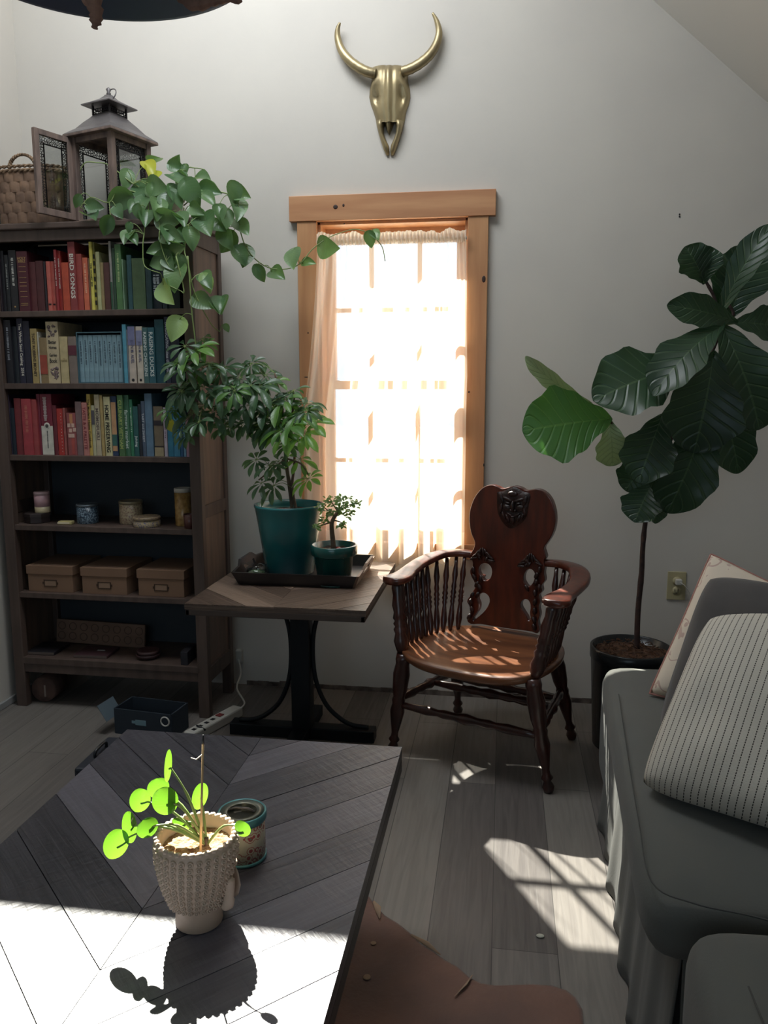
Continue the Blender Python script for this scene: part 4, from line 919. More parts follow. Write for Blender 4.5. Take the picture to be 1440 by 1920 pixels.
for (px, py, ln, ang, Y, k) in ((425, 455, 45, 120, 2.96, ''), (458, 482, 42, 100, 2.98, ''), (487, 514, 36, 60, 3.0, ''), (522, 517, 30, 30, 3.03, ''), (551, 487, 38, 90, 3.06, ''), (580, 495, 26, 0, 3.08, ''), (618, 464, 40, 5, 3.1, ''), (694, 450, 32, 80, 3.12, ''), (705, 442, 22, 60, 3.12, ''), (324, 800, 30, 60, 2.78, 'y'), (389, 528, 34, 60, 2.8, ''), (412, 575, 30, 90, 2.81, ''), (325, 445, 44, 20, 2.82, ''), (452, 365, 40, 20, 2.95, ''), (440, 395, 44, 80, 2.93, ''), (395, 360, 44, 10, 2.95, ''), (330, 375, 44, 60, 2.88, ''), (350, 340, 36, 30, 2.95, '')):
    lpts.append(heart(px, py, ln, ang, Y, m_pothy if k == 'y' else m_poth))
def sm(P, k=5):
    out = []; n = len(P)
    for i in range(n - 1):
        for q in range(k):
            t = q / k; p0, p1, p2, p3 = P[max(i - 1, 0)], P[i], P[i + 1], P[min(i + 2, n - 1)]
            out.append(0.5 * ((2 * p1) + (-p0 + p2) * t + (2 * p0 - 5 * p1 + 4 * p2 - p3) * t * t + (-p0 + 3 * p1 - 3 * p2 + p3) * t ** 3))
    out.append(P[-1]); return out
vines = [[(345, 385, 3.03), (365, 370, 2.98), (400, 360, 2.95), (430, 365, 2.95), (448, 385, 2.94), (450, 430, 2.96), (465, 470, 2.98), (495, 498, 3.02), (530, 505, 3.04), (562, 495, 3.06), (585, 468, 3.08), (612, 448, 3.1), (640, 436, 3.11), (668, 430, 3.12), (695, 440, 3.12), (716, 462, 3.13), (722, 490, 3.13)],
 [(345, 390, 3.0), (345, 400, 2.9), (350, 425, 2.83), (346, 470, 2.81), (352, 490, 2.8), (362, 540, 2.8), (380, 580, 2.8), (398, 610, 2.81), (412, 622, 2.82)],
 [(352, 480, 2.8), (356, 530, 2.79), (360, 590, 2.79), (366, 640, 2.79), (368, 700, 2.79), (358, 770, 2.78), (335, 800, 2.78)],
 [(330, 395, 2.98), (310, 400, 2.9), (300, 430, 2.83), (300, 450, 2.82), (312, 490, 2.81), (330, 515, 2.81)],
 [(320, 390, 2.98), (280, 400, 2.88), (270, 440, 2.83), (268, 470, 2.82), (272, 500, 2.81), (300, 512, 2.8)],
 [(320, 385, 2.98), (250, 345, 2.93), (205, 310, 2.92), (180, 305, 2.9), (160, 305, 2.9), (150, 320, 2.9)],
 [(320, 385, 2.98), (230, 355, 2.9), (205, 380, 2.88), (170, 370, 2.9), (150, 390, 2.88)],
 [(345, 380, 3.0), (350, 320, 3.0), (365, 315, 3.0), (384, 318, 3.0)], [(330, 480, 2.8), (345, 545, 2.79), (338, 545, 2.79), (316, 535, 2.79)]]
for V in vines:
    mb = MB(); P = [at(*p) - PO for p in V]; P = sm(P, 4); mb.tube(P, [.0028 - .0012 * i / len(P) for i in range(len(P))], 6); mb.build('vine', m_stem, po)
allv = [at(*p) for V in vines for p in V] + [PO + Vector((0, 0, .12))]
for b in lpts:
    c_ = min(allv, key=lambda q: (q - b).length)
    if (c_ - b).length < .25: mid = (b + c_) / 2 + Vector((0, 0, .012)); mb = MB(); mb.tube(sm([c_ - PO, mid - PO, b - PO], 4), .0014, 5); mb.build('petiole', m_stem, po)

# ------------------------------------------------------------------ tabletop with chevron planks
def clip(poly, f):      # Sutherland-Hodgman with half plane f(p) >= 0
    out = []
    for i in range(len(poly)):
        a, b = poly[i], poly[(i + 1) % len(poly)]; fa, fb = f(a), f(b)
        if fa >= 0: out.append(a)
        if (fa >= 0) != (fb >= 0): t = fa / (fa - fb); out.append((a[0] + (b[0] - a[0]) * t, a[1] + (b[1] - a[1]) * t))
    return out
def chevron(w, l, th, pw, slope, mat, parent, name='plank_top', seed=1, up=-1):
    mb = MB(); col = mb.bm.loops.layers.color.new('tint'); uvl = mb.bm.loops.layers.uv.new('grain'); rr = random.Random(seed)
    for side in (-1, 1):
        x0, x1 = (-w / 2, 0) if side < 0 else (0, w / 2)
        y = -l / 2 - w
        dy = pw * math.sqrt(1 + slope * slope)
        while y < l / 2 + w:
            hgt = 1.0; g = 0.0012
            # plank between lines Y = y + slope*|X| and + dy
            P = [(x0, -9), (x1, -9), (x1, 9), (x0, 9)]
            yy = y + (dy * 0.5 if side > 0 else 0) * 0
            P = [(x0, -l / 2), (x1, -l / 2), (x1, l / 2), (x0, l / 2)]
            P = clip(P, lambda p: (p[1] - slope * abs(p[0])) - (yy + g)); 
            if len(P) > 2: P = clip(P, lambda p: (yy + dy - g) - (p[1] - slope * abs(p[0])))
            if side < 0: P = clip(P, lambda p: -p[0] - 0.0006) if len(P) > 2 else P
            else: P = clip(P, lambda p: p[0] - 0.0006) if len(P) > 2 else P
            P = [p for i, p in enumerate(P) if (Vector(p) - Vector(P[i - 1])).length > 1e-5]
            if len(P) > 2:
                vs = mb.prismz(P, -0.004, rr.uniform(-0.0006, 0.0006)); tn = rr.random(); off = rr.uniform(0, 50)
                d_ = Vector((side, slope)).normalized(); e_ = Vector((-d_.y, d_.x))
                for f in {f for v in vs for f in v.link_faces}:
                    for lp in f.loops:
                        lp[col] = (tn, tn, tn, 1); c2 = lp.vert.co; lp[uvl].uv = (d_.x * c2.x + d_.y * c2.y + off, e_.x * c2.x + e_.y * c2.y + off)
            y += dy
    vs = mb.b2(-w / 2, w / 2, -l / 2, l / 2, -th, -0.0041)
    for f in {f for v in vs for f in v.link_faces}:
        for lp in f.loops: lp[col] = (.1, .1, .1, 1); lp[uvl].uv = (lp.vert.co.x + lp.vert.co.y, lp.vert.co.z * 3)
    return mb.build(name, mat, parent)
# ---- coffee table
CTx0, CTx1, CTy1, CTy0 = -0.921, -0.223, 1.787, 0.56
ct = empty('coffee_table', ((CTx0 + CTx1) / 2, (CTy0 + CTy1) / 2, 0)); tag(ct, 'dark coffee table topped with chevron planks in the foreground', 'table')
o = chevron(CTx1 - CTx0, CTy1 - CTy0, .028, .102, 0.95, m_cof, ct); o.location = (0, 0, .45)
mb = MB(); hw, hl = (CTx1 - CTx0) / 2, (CTy1 - CTy0) / 2
for a in ((-hw, hw, hl - .02, hl), (-hw, hw, -hl, -hl + .02), (-hw, -hw + .02, -hl, hl), (hw - .02, hw, -hl, hl)): mb.b2(a[0], a[1], a[2], a[3], .388, .421, .002)
mb.build('apron', M('dark_apron', C(40, 38, 42), 0.5), ct)
for sx in (-1, 1):
    for sy in (-1, 1): mb = MB(); mb.b2(sx * (hw - .17) - .03, sx * (hw - .17) + .03, sy * (hl - .14) - .03, sy * (hl - .14) + .03, .010, .421, .003); mb.build('leg', M('dark_leg%d%d' % (sx, sy), C(40, 38, 42), 0.5), ct)
mb = MB(); mb.b2(hw, hw + .003, -hl + .36, -hl + .40, .394, .418, .001); mb.b2(hw + .003, hw + .008, -hl + .366, -hl + .372, .396, .416, .001); mb.b2(hw + .003, hw + .008, -hl + .386, -hl + .392, .396, .416, .001); mb.build('hinge_plate', M('dull_steel', C(150, 150, 150), 0.4, metal=.8), ct)
# ---- black case leaning at the far left corner of the coffee table
e = empty('black_case', (-.978, 1.755, 0.0), .03); tag(e, 'black case standing on the floor against the far left side of the coffee table', 'case')
mb = MB(); mb.b2(-.025, .028, -.09, .09, 0.001, .40, .006); mb.build('body', M('black_case_shell', C(28, 32, 42), 0.5), e)
mb = MB(); mb.tube(sm([Vector((0, -.03, .398)), Vector((0, -.025, .415)), Vector((0, .025, .415)), Vector((0, .03, .398))], 4), .004, 6); mb.build('handle', m_dark, e)
# ---- end table
ET = Vector((-0.722, 2.775, 0)); et = empty('end_table', ET); tag(et, 'plank topped side table on a black iron pedestal under the potted plants', 'table')
o = chevron(.605, .71, .02, .075, 0.95, m_end, et, seed=4); o.location = (0, 0, .60)
mb = MB()
for a in ((-.3, .3, -.355, -.335), (-.3, .3, .335, .355), (-.3, -.285, -.355, .355), (.285, .3, -.355, .355)): mb.b2(a[0], a[1], a[2], a[3], .560, .5805, .003)
mb.build('apron', M('brown_apron', C(72, 60, 54), 0.6), et)
mb = MB(); mb.b2(-.035, .035, -.035, .035, .04, .56, .003); mb.build('pedestal', m_black, et)
mb = MB(); mb.b2(-.28, .275, -.03, .03, 0, .045, .003); mb.build('foot', m_black, et)
mb = MB(); mb.b2(-.03, .03, -.2, .2, .0, .044, .003); mb.build('foot', m_black, et)
mb = MB(); mb.b2(-.2, .2, -.02, .02, .54, .56, .002); mb.build('top_bracket', m_black, et)
for sg in (-1, 1):
    mb = MB(); P = [Vector((sg * x, 0, z)) for x, z in ((.10, .545), (.065, .48), (.045, .40), (.042, .30), (.055, .21), (.09, .13), (.14, .08), (.19, .055), (.25, .05))]
    mb.tube(sm(P, 5), .009, 8); mb.build('curved_brace', m_black, et)

# ---- tray on the end table
tz = 0.601; T0 = Vector((-0.72, 2.86, tz)); tr = empty('serving_tray', T0); tag(tr, 'dark wooden tray with handles on the side table holding the pots', 'tray')
a0, b0, hh = .205, .16, .048
mb = MB(); mb.b2(-a0, a0, -b0, b0, 0, .008, .001); mb.build('tray_floor', m_tray, tr)
for sy in (-1, 1):
    mb = MB(); rows = [[Vector((x * (a0 + f * .02), sy * (b0 + f * .02 + o_), z)) for x in (-1, 1)] for (f, z, o_) in ((0, 0, 0), (1, hh, 0), (1, hh, .009), (0, 0, .009))]
    mb.grid(rows, closed_v=True, smooth=False, capu=False); mb.build('side_rail', m_tray, tr)
for sx in (-1, 1):
    mb = MB()
    def hp(y, z): f = z / hh; return Vector((sx * (a0 + f * .02), y * (b0 + f * .02) / b0, z))
    for o_ in (0,):
        segs = [((-b0, 0), (-b0, .046), (-b0 * .55, hh + .004), (-b0 * .35, hh + .022), (-b0 * .35, 0)), ((b0 * .35, 0), (b0 * .35, hh + .022), (b0 * .55, hh + .004), (b0, .046), (b0, 0)), ((-b0 * .35, 0), (-b0 * .35, .030), (b0 * .35, .030), (b0 * .35, 0)), ((-b0 * .35, .048), (-b0 * .35, hh + .022), (b0 * .35, hh + .022), (b0 * .35, .048))]
        for sg in segs:
            A = [mb.bm.verts.new(hp(y, z)) for y, z in sg]; B = [mb.bm.verts.new(hp(y, z) + Vector((sx * .009, 0, 0))) for y, z in sg]; mb.bm.faces.new(A); mb.bm.faces.new(B[::-1])
            for i in range(len(sg)): mb.bm.faces.new((A[i], A[(i + 1) % len(sg)], B[(i + 1) % len(sg)], B[i]))
    mb.build('handle_end', m_traye if sx > 0 else m_tray, tr)

# ---- teal pot with umbrella plant
SP = Vector((-0.787, 2.87, tz + .009)); sp_ = empty('potted_umbrella_plant', SP); tag(sp_, 'umbrella plant leaning left out of the large teal glazed pot', 'houseplant')
PH = 0.262
mb = MB(); mb.lathe([(.085, 0), (.090, .004), (.118, PH * .75), (.1275, PH - .012), (.130, PH - .008), (.130, PH), (.122, PH), (.118, PH - .02), (.110, PH - .035), (.001, PH - .035)], n=56); mb.build('pot', m_teal, sp_)
mb = MB(); rows = [[Vector((r * math.cos(2 * PI * k / 32), r * math.sin(2 * PI * k / 32), PH - .030 + .006 * mnoise.noise((r * 40, k, 0)))) for k in range(32)] for r in (.116, .09, .06, .03, .001)]; mb.grid(rows, closed_u=True); mb.build('soil', m_soil, sp_)
def sw(px, py, Y=2.87): return at(px, py, Y) - SP
trk = [[(549, 955), (541, 905), (535, 860), (533, 800), (527, 750), (515, 700)], [(557, 955), (548, 915), (551, 880), (552, 850), (545, 820), (548, 780), (552, 745)], [(543, 955), (549, 930), (541, 890), (537, 850)]]
mb = MB()
for T_ in trk: P = [sw(*p) for p in T_]; P[0].z = PH - .04; P = sm(P, 5); mb.tube(P, [.0062 - .003 * i / len(P) for i in range(len(P))], 8)
br_ = [[(533, 800), (500, 770), (450, 745), (400, 720), (365, 700)], [(535, 830), (490, 790), (440, 770), (385, 760)], [(536, 860), (510, 880), (485, 900)], [(538, 860), (565, 870), (578, 890)]]
for T_ in br_: P = sm([sw(p[0], p[1], 2.84) for p in T_], 5); mb.tube(P, [.004 - .0015 * i / len(P) for i in range(len(P))], 7)
mb.build('trunk', m_trunkl, sp_)
umb = [(362, 668, 44, 2.78, 1), (345, 700, 40, 2.76, 0), (392, 690, 40, 2.8, 0), (340, 742, 40, 2.76, 0), (378, 735, 42, 2.78, 0), (420, 700, 38, 2.84, 0), (412, 745, 40, 2.8, 0), (450, 718, 42, 2.83, 0), (362, 782, 38, 2.78, 0), (455, 762, 44, 2.8, 0), (398, 785, 36, 2.8, 0), (485, 735, 42, 2.82, 0), (500, 768, 42, 2.82, 0), (498, 712, 36, 2.88, 0), (530, 762, 44, 2.82, 1), (548, 742, 34, 2.85, 0), (517, 800, 42, 2.8, 0), (560, 785, 40, 2.8, 1), (538, 812, 48, 2.76, 1), (582, 805, 46, 2.8, 1), (575, 765, 36, 2.86, 0), (492, 802, 36, 2.84, 0), (480, 868, 26, 2.82, 0), (505, 880, 30, 2.8, 0), (522, 872, 28, 2.84, 0), (490, 912, 26, 2.82, 0), (562, 868, 30, 2.86, 1), (578, 905, 32, 2.84, 1), (512, 918, 28, 2.82, 0), (436, 735, 40, 2.78, 0), (428, 800, 30, 2.82, 0), (470, 690, 30, 2.9, 0), (384, 655, 30, 2.86, 1), (350, 820, 24, 2.78, 0), (330, 770, 28, 2.78, 0), (455, 800, 30, 2.84, 0), (540, 840, 26, 2.86, 0)]
rnd = random.Random(31)
umb += [(x + rnd.uniform(-16, 16), y + rnd.uniform(-14, 16), r_ * .8, Y + rnd.uniform(-.05, .06), 1 if rnd.random() < .2 else 0) for (x, y, r_, Y, g) in umb if y < 830]
rnd = random.Random(21); stems_m = MB(); allp = [sw(*p) for T_ in trk for p in T_] + [sw(p[0], p[1], 2.84) for T_ in br_ for p in T_]
allp = [p for p in allp if p.z > PH]
for (px, py, r_, Y, yg) in umb:
    c_ = at(px, py - r_ * .25, Y) - SP; q = min(allp, key=lambda p: (p - c_).length + (0.1 if p.z > c_.z else 0)); stems_m.tube(sm([q, (q + c_) / 2 + Vector((0, 0, .015)), c_], 4), .0013, 5)
    up = (Vector((rnd.uniform(-.4, .4), -0.55 + rnd.uniform(-.4, .3), rnd.uniform(.5, 1.0)))).normalized(); a_ = up.orthogonal().normalized(); b_ = up.cross(a_); n = rnd.choice((7, 8, 8, 9)); ph = rnd.random() * 6
    Rm = r_ / FPX * Y * 1.12; mb = MB()
    for k in range(n):
        an = ph + 2 * PI * k / n; dd = (a_ * math.cos(an) + b_ * math.sin(an)); lr = Rm * rnd.uniform(.78, 1.15)
        s_ = c_ + dd * Rm * .16 - up * .002; t_ = c_ + dd * lr - Vector((0, 0, 1)) * Rm * rnd.uniform(.15, .6)
        leaf_geo(mb, s_, t_, lr * .34, up + dd * .5, kind='obovate', droop=.10, cup=.2, nu=4, nv=7); stems_m.tube([c_, s_], .0009, 4)
    mb.build('leaf', m_scheffb if yg else m_scheff, sp_, recalc=False)
stems_m.build('petioles', m_stem, sp_)

# ---- small green pot with bonsai
BP = Vector((-0.592, 2.755, tz + .009)); bp = empty('potted_bonsai', BP); tag(bp, 'small bonsai tree in a dark green glazed pot at the front of the tray', 'houseplant')
mb = MB(); h = .135; mb.lathe([(.056, 0), (.060, .004), (.070, .094), (.079, .097), (.083, .102), (.0845, h - .003), (.082, h), (.076, h), (.073, .11), (.001, .11)], n=48); mb.build('pot', m_green, bp)
mb = MB(); mb.lathe([(.040, -.0085), (.072, -.0075), (.076, -.001), (.072, -.002), (.001, -.005)], n=40); mb.build('saucer', m_green, bp)
mb = MB(); rows = [[Vector((r * math.cos(2 * PI * k / 24), r * math.sin(2 * PI * k / 24), .114 + .010 * (1 - r / .075) + .005 * mnoise.noise((r * 60, k, 0)))) for k in range(24)] for r in (.074, .05, .025, .001)]; mb.grid(rows, closed_u=True); mb.build('soil', m_soil, bp)
mb = MB(); mb.ball((.025, -.04, .126), .010, 2, (1.1, 1, .8)); mb.build('red_pebble', M('red_pebble', C(120, 34, 30), 0.25), bp)
def bw(px, py, Y=2.755): return at(px, py, Y) - BP
mb = MB(); T_ = [bw(626, 1010), bw(622, 990), bw(624, 975), bw(632, 962), bw(638, 950)]; T_[0].z = .115; P = sm(T_, 4); mb.tube(P, [.0095 - .005 * i / len(P) for i in range(len(P))], 9)
tw = [[(624, 978), (612, 982), (600, 986), (590, 988)], [(632, 962), (645, 952), (660, 945), (676, 942)], [(634, 960), (626, 948), (620, 938)], [(624, 975), (636, 978), (644, 982)], [(628, 968), (616, 958), (606, 950)]]
for k, t_ in enumerate(tw): P = sm([bw(p[0], p[1], 2.75 + .02 * math.sin(k * 2)) for p in t_], 4); mb.tube(P, [.0035 - .0022 * i / len(P) for i in range(len(P))], 6)
mb.build('trunk', m_trunkl, bp)
mb = MB(); rnd = random.Random(8)
cl = [(635, 938, 16, 9), (615, 945, 13, 8), (650, 945, 14, 8), (668, 943, 10, 6), (600, 952, 6, 6), (640, 958, 14, 8), (655, 962, 6, 8), (620, 962, 10, 6), (595, 987, 8, 4), (640, 984, 10, 4), (608, 975, 6, 6)]
for (cx, cy, sx, sy) in cl:
    for k in range(int(10 + sx * sy / 4)):
        p = bw(cx + rnd.gauss(0, sx * .55), cy + rnd.gauss(0, sy * .55), 2.755 + rnd.uniform(-.04, .04)); d_ = Vector((rnd.uniform(-1, 1), rnd.uniform(-1, .4), rnd.uniform(-.6, .7))).normalized()
        leaf_geo(mb, p, p + d_ * rnd.uniform(.013, .020), .0095, Vector((0, -.6, 1)) + d_ * .3, kind='ellipse', droop=.05, nu=2, nv=4)
mb.build('foliage', m_bons, bp, recalc=False)
# small glass terrarium dish at the left of the tray
GP = Vector((-0.885, 2.765, tz + .009)); gp = empty('glass_dish', GP); tag(gp, 'small clear glass dish with green moss at the left end of the tray', 'dish')
mb = MB(); mb.lathe([(.02, 0), (.032, .006), (.038, .022), (.036, .034), (.034, .034), (.036, .022), (.030, .008), (.001, .004)], n=28); mb.build('bowl', m_glass2, gp)
mb = MB(); mb.lathe([(.029, .008), (.033, .020), (.02, .026), (.001, .028)], n=20); mb.build('moss', M('moss', C(54, 78, 50), 1.0, col2=C(84, 110, 70), scale=80, bump=1.0, bscale=120), gp)
mb = MB(); P = [Vector((.0, -.01, .03)), Vector((.012, -.01, .055)), Vector((.03, -.01, .05)), Vector((.036, -.01, .022))]; mb.tube(sm(P, 5), .002, 6); mb.build('glass_handle', m_glass2, gp)

# ------------------------------------------------------------------ armchair
CA = math.radians(-22); CU = Vector((math.cos(CA), math.sin(CA), 0)); CV = Vector((-math.sin(CA), math.cos(CA), 0))
CHP = Vector((-.08, 2.73, 0)) + CU * .037
chr_ = empty('armchair', CHP, CA); tag(chr_, 'antique carved oak armchair with spindled arms standing beside the window', 'chair')
# seat
def seat_out(a):
    c_, s_ = math.cos(a), math.sin(a); p_ = 3.6 if s_ < 0 else 2.6; k = (abs(c_) ** p_ + abs(s_) ** p_) ** (-1 / p_)
    x = .272 * c_ * k * (1 - .10 * max(0, s_ * k)); y = (.235 if s_ > 0 else .238) * s_ * k + .01
    return x, y
def seat_z(x, y, r):
    z = .402 - .028 * max(0, 1 - (r ** 2) * 1.0) * (1 if y > -.1 else 1)
    if y < -.08: z += (-.018 * ((-.08 - y) / .15) ** 1.6) * (1 - .9 * abs(x / .272) ** 2.2)
    z += .006 * max(0, abs(x / .272) - .7) * 3
    return z
mb = MB(); top = []; NA = 72
for j in range(13):
    r = j / 12; row = []
    for i in range(NA): x, y = seat_out(2 * PI * i / NA); row.append(Vector((x * r, (y - .01) * r + .01, seat_z(x * r, (y - .01) * r + .01, r) + (-.003 if j == 12 else 0))))
    top.append(row)
low = []
for (f, dz) in ((1.004, -.010), (.995, -.024), (.95, -.034), (.5, -.036), (.02, -.036)):
    low.append([Vector((seat_out(2 * PI * i / NA)[0] * f, (seat_out(2 * PI * i / NA)[1] - .01) * f + .01, seat_z(seat_out(2 * PI * i / NA)[0], seat_out(2 * PI * i / NA)[1], 1) * (1) + dz)) for i in range(NA)])
mb.grid(top + low, closed_u=True); mb.build('seat', m_seat, chr_)
# legs
LEG = [(0, .012), (.02, .017), (.05, .020), (.10, .012), (.13, .020), (.16, .013), (.20, .012), (.30, .019), (.42, .026), (.50, .021), (.54, .024), (.57, .020), (.64, .026), (.80, .030), (.90, .024), (.94, .027), (1, .024)]
for (sx, sy) in ((-1, -1), (1, -1), (-1, 1), (1, 1)):
    a = Vector((sx * (.293 if sy < 0 else .236), (-.14 if sy < 0 else .29), 0)); b = Vector((sx * (.235 if sy < 0 else .19), (-.165 if sy < 0 else .17), .385))
    mb = MB(); mb.turned(a, b, LEG, 16); mb.build('leg', m_chaird, chr_)
def lp(sx, sy, z):
    a = Vector((sx * (.293 if sy < 0 else .236), (-.14 if sy < 0 else .29), 0)); b = Vector((sx * (.235 if sy < 0 else .19), (-.165 if sy < 0 else .17), .385)); return a + (b - a) * z / .385
STR = [(0, .011), (.1, .013), (.22, .017), (.3, .012), (.34, .016), (.42, .013), (.5, .020), (.58, .013), (.66, .016), (.7, .012), (.78, .017), (.9, .013), (1, .011)]
for A_, B_ in ((lp(-1, -1, .19), lp(1, -1, .19)), (lp(-1, 1, .17), lp(1, 1, .17)), (lp(-1, -1, .21), lp(-1, 1, .21)), (lp(1, -1, .21), lp(1, 1, .21)), (lp(-1, -1, .21).lerp(lp(-1, 1, .21), .55), lp(1, -1, .21).lerp(lp(1, 1, .21), .55))):
    mb = MB(); mb.turned(A_, B_, STR, 12); mb.build('stretcher', m_chaird, chr_)
# backrest cut from a plank: outline from the carved silhouette, with four scroll openings
BV = .215
def cb(cx, cy):    # pixel in the chair close-up -> chair local (u, z) on the plane of the back
    p = atp(690 + cx / 3, 880 + cy / 3, CHP + CV * BV, CV) - CHP; return (p.dot(CU), p.z)
outer = [(700, 86), (730, 92), (762, 107), (795, 100), (830, 92), (865, 100), (895, 116), (930, 112), (965, 110), (1000, 126), (1030, 158), (1050, 205), (1060, 262), (1056, 320), (1038, 372), (1014, 410), (996, 440), (1002, 465), (1007, 490), (996, 512), (1000, 545), (996, 580), (1000, 622), (982, 650), (985, 680), (968, 704), (975, 735), (966, 770), (972, 810), (962, 850), (962, 915), (930, 908), (760, 885), (640, 865), (572, 856), (568, 825), (582, 800), (578, 765), (566, 738), (585, 705), (600, 680), (612, 655), (604, 625), (590, 600), (583, 565), (596, 540), (592, 505), (578, 492), (592, 460), (606, 432), (608, 405), (590, 360), (580, 310), (578, 260), (588, 205), (606, 160), (634, 120), (665, 95)]
holes = [[(632, 548), (646, 530), (668, 524), (692, 536), (704, 560), (702, 592), (690, 614), (668, 622), (652, 612), (657, 598), (640, 592), (630, 572)],
 [(622, 722), (634, 700), (656, 690), (680, 702), (692, 728), (684, 762), (664, 792), (640, 816), (612, 838), (600, 846), (612, 812), (628, 786), (632, 756)],
 [(884, 590), (896, 568), (916, 556), (936, 566), (946, 592), (940, 622), (926, 646), (908, 656), (892, 640), (882, 616)],
 [(866, 748), (880, 730), (900, 726), (916, 742), (922, 768), (918, 800), (914, 846), (898, 822), (878, 790), (866, 768)]]
cu = bpy.data.curves.new('back', 'CURVE'); cu.dimensions = '2D'; cu.fill_mode = 'BOTH'; cu.extrude = .011; cu.bevel_depth = .0035; cu.bevel_resolution = 2; cu.offset = -.003
for pl in [outer] + holes:
    P = [cb(*p) for p in pl]; s_ = cu.splines.new('BEZIER'); s_.bezier_points.add(len(P) - 1); s_.use_cyclic_u = True; s_.resolution_u = 4
    for i, (x, z) in enumerate(P): b_ = s_.bezier_points[i]; b_.co = (x, z, 0); b_.handle_left_type = b_.handle_right_type = 'AUTO'
o = bpy.data.objects.new('backrest', cu); lk(o); bpy.context.view_layer.update(); me = bpy.data.meshes.new_from_object(o.evaluated_get(bpy.context.evaluated_depsgraph_get())); bpy.data.objects.remove(o)
me.transform(Matrix.Translation((0, BV, 0)) @ Matrix.Rotation(PI / 2, 4, 'X')); me.materials.clear(); me.materials.append(m_chair)
backr = bpy.data.objects.new('backrest', me); lk(backr); backr.parent = chr_
for f in me.polygons: f.use_smooth = False
FY = BV - .0145
def cbl(cx, cy, d=0.0): u, z = cb(cx, cy); return Vector((u, FY - d, z))
# carved mask shield in relief
mb = MB(); sh = [(735, 125), (775, 118), (830, 96), (880, 122), (922, 138), (912, 200), (900, 260), (870, 300), (812, 330), (770, 300), (742, 250), (734, 190)]
cen = cbl(826, 205, .006); ring = [cbl(x, y, 0) for x, y in sh]; ring2 = [cen.lerp(p, .86) + Vector((0, -.006, 0)) for p in ring]
ring = sm(ring + [ring[0]], 3)[:-1]; ring2 = sm(ring2 + [ring2[0]], 3)[:-1]; mb.grid([ring, ring2, [cen.lerp(p, .5) + Vector((0, -.002, 0)) for p in ring2], [cen + (p - cen) * .02 for p in ring2]], closed_u=True); mb.build('carved_shield', m_carve, chr_)
mb = MB()
def blob(cx, cy, sx, sy, d=.006, rz=0): p = cbl(cx, cy, .008); v = mb.ball((0, 0, 0), 1, 2, (sx / 1500, d, sy / 1500)); bmesh.ops.transform(mb.bm, matrix=Matrix.Translation(p) @ Matrix.Rotation(rz, 4, 'Y'), verts=v)
for a in ((800, 165, 34, 10, .006, .35), (862, 170, 34, 10, .006, -.35), (828, 205, 12, 34, .012, 0), (818, 225, 9, 8, .01, 0), (842, 228, 9, 8, .01, 0), (795, 210, 26, 20, .008, .2), (868, 214, 26, 20, .008, -.2), (800, 185, 16, 7, .007, .1), (860, 188, 16, 7, .007, -.1), (812, 250, 24, 7, .007, .5), (848, 253, 24, 7, .007, -.5), (828, 262, 16, 6, .008, 0), (826, 282, 16, 22, .007, 0), (798, 270, 10, 26, .006, -.5), (858, 274, 10, 26, .006, .5), (765, 160, 12, 30, .005, -.3), (895, 175, 12, 30, .005, .3), (760, 215, 10, 30, .005, .2), (892, 235, 10, 28, .005, -.2), (828, 135, 30, 16, .006, 0), (775, 255, 9, 24, .005, -.4), (880, 262, 9, 22, .005, .4)): blob(*a)
mb.build('carved_face', m_carve, chr_)
# carved leaf scrolls at the waist and along the openings
mb = MB(); rnd = random.Random(4)
for (cx, cy, flip) in ((655, 480, 1), (925, 512, -1)):
    for k in range(9):
        a = PI * (.1 + k * .11); x = cx - flip * 45 + flip * math.cos(a) * -50 + flip * 45; y = cy + 30 - math.sin(a) * 52
        blob(x, y, 8, 26, .006, (a - PI / 2) * flip * -1)
    for k in range(5): blob(cx + flip * rnd.uniform(-28, 28), cy + rnd.uniform(-8, 26), 9, 17, .006, rnd.uniform(-1, 1))
for (cx, cy) in ((606, 560), (612, 600), (625, 640), (600, 700), (590, 740), (598, 780), (582, 820), (648, 610), (960, 590), (955, 630), (975, 660), (950, 690), (950, 740), (948, 790), (945, 840), (945, 880), (630, 700), (905, 660), (640, 655), (975, 560)):
    blob(cx, cy, 12, 22, .007, rnd.uniform(-.6, .6))
mb.build('carved_leaf_scroll', m_carve, chr_)
# arms
def arm(P, Wd, side):
    P = sm([Vector(p) for p in P], 6); n = len(P); rows = []
    for i, p in enumerate(P):
        t = (P[min(i + 1, n - 1)] - P[max(i - 1, 0)]); t.z *= .2; t.normalize(); s_ = Vector((t.y, -t.x, 0)); f = i / (n - 1) * (len(Wd) - 1); k = min(int(f), len(Wd) - 2); wv = Wd[k] + (Wd[k + 1] - Wd[k]) * (f - k)
        if i == n - 1: wv *= .35
        elif i == n - 2: wv *= .7
        elif i == n - 3: wv *= .9
        th = .013; rows.append([p + s_ * (wv * math.copysign(abs(math.cos(a)) ** .6, math.cos(a))) + Vector((0, 0, th * math.copysign(abs(math.sin(a)) ** .5, math.sin(a)))) for a in [2 * PI * q / 16 for q in range(16)]])
    mb = MB(); mb.grid(rows, closed_u=True, capu=True); return mb.build('armrest', m_chair, chr_)
for s_ in (-1, 1):
    arm([(s_ * .13, .225, .675), (s_ * .20, .215, .678), (s_ * .265, .175, .672), (s_ * .300, .09, .655), (s_ * .298, -.01, .642), (s_ * .288, -.09, .636), (s_ * .300, -.16, .634)], [.018, .022, .03, .036, .032, .034, .045, .05], s_)
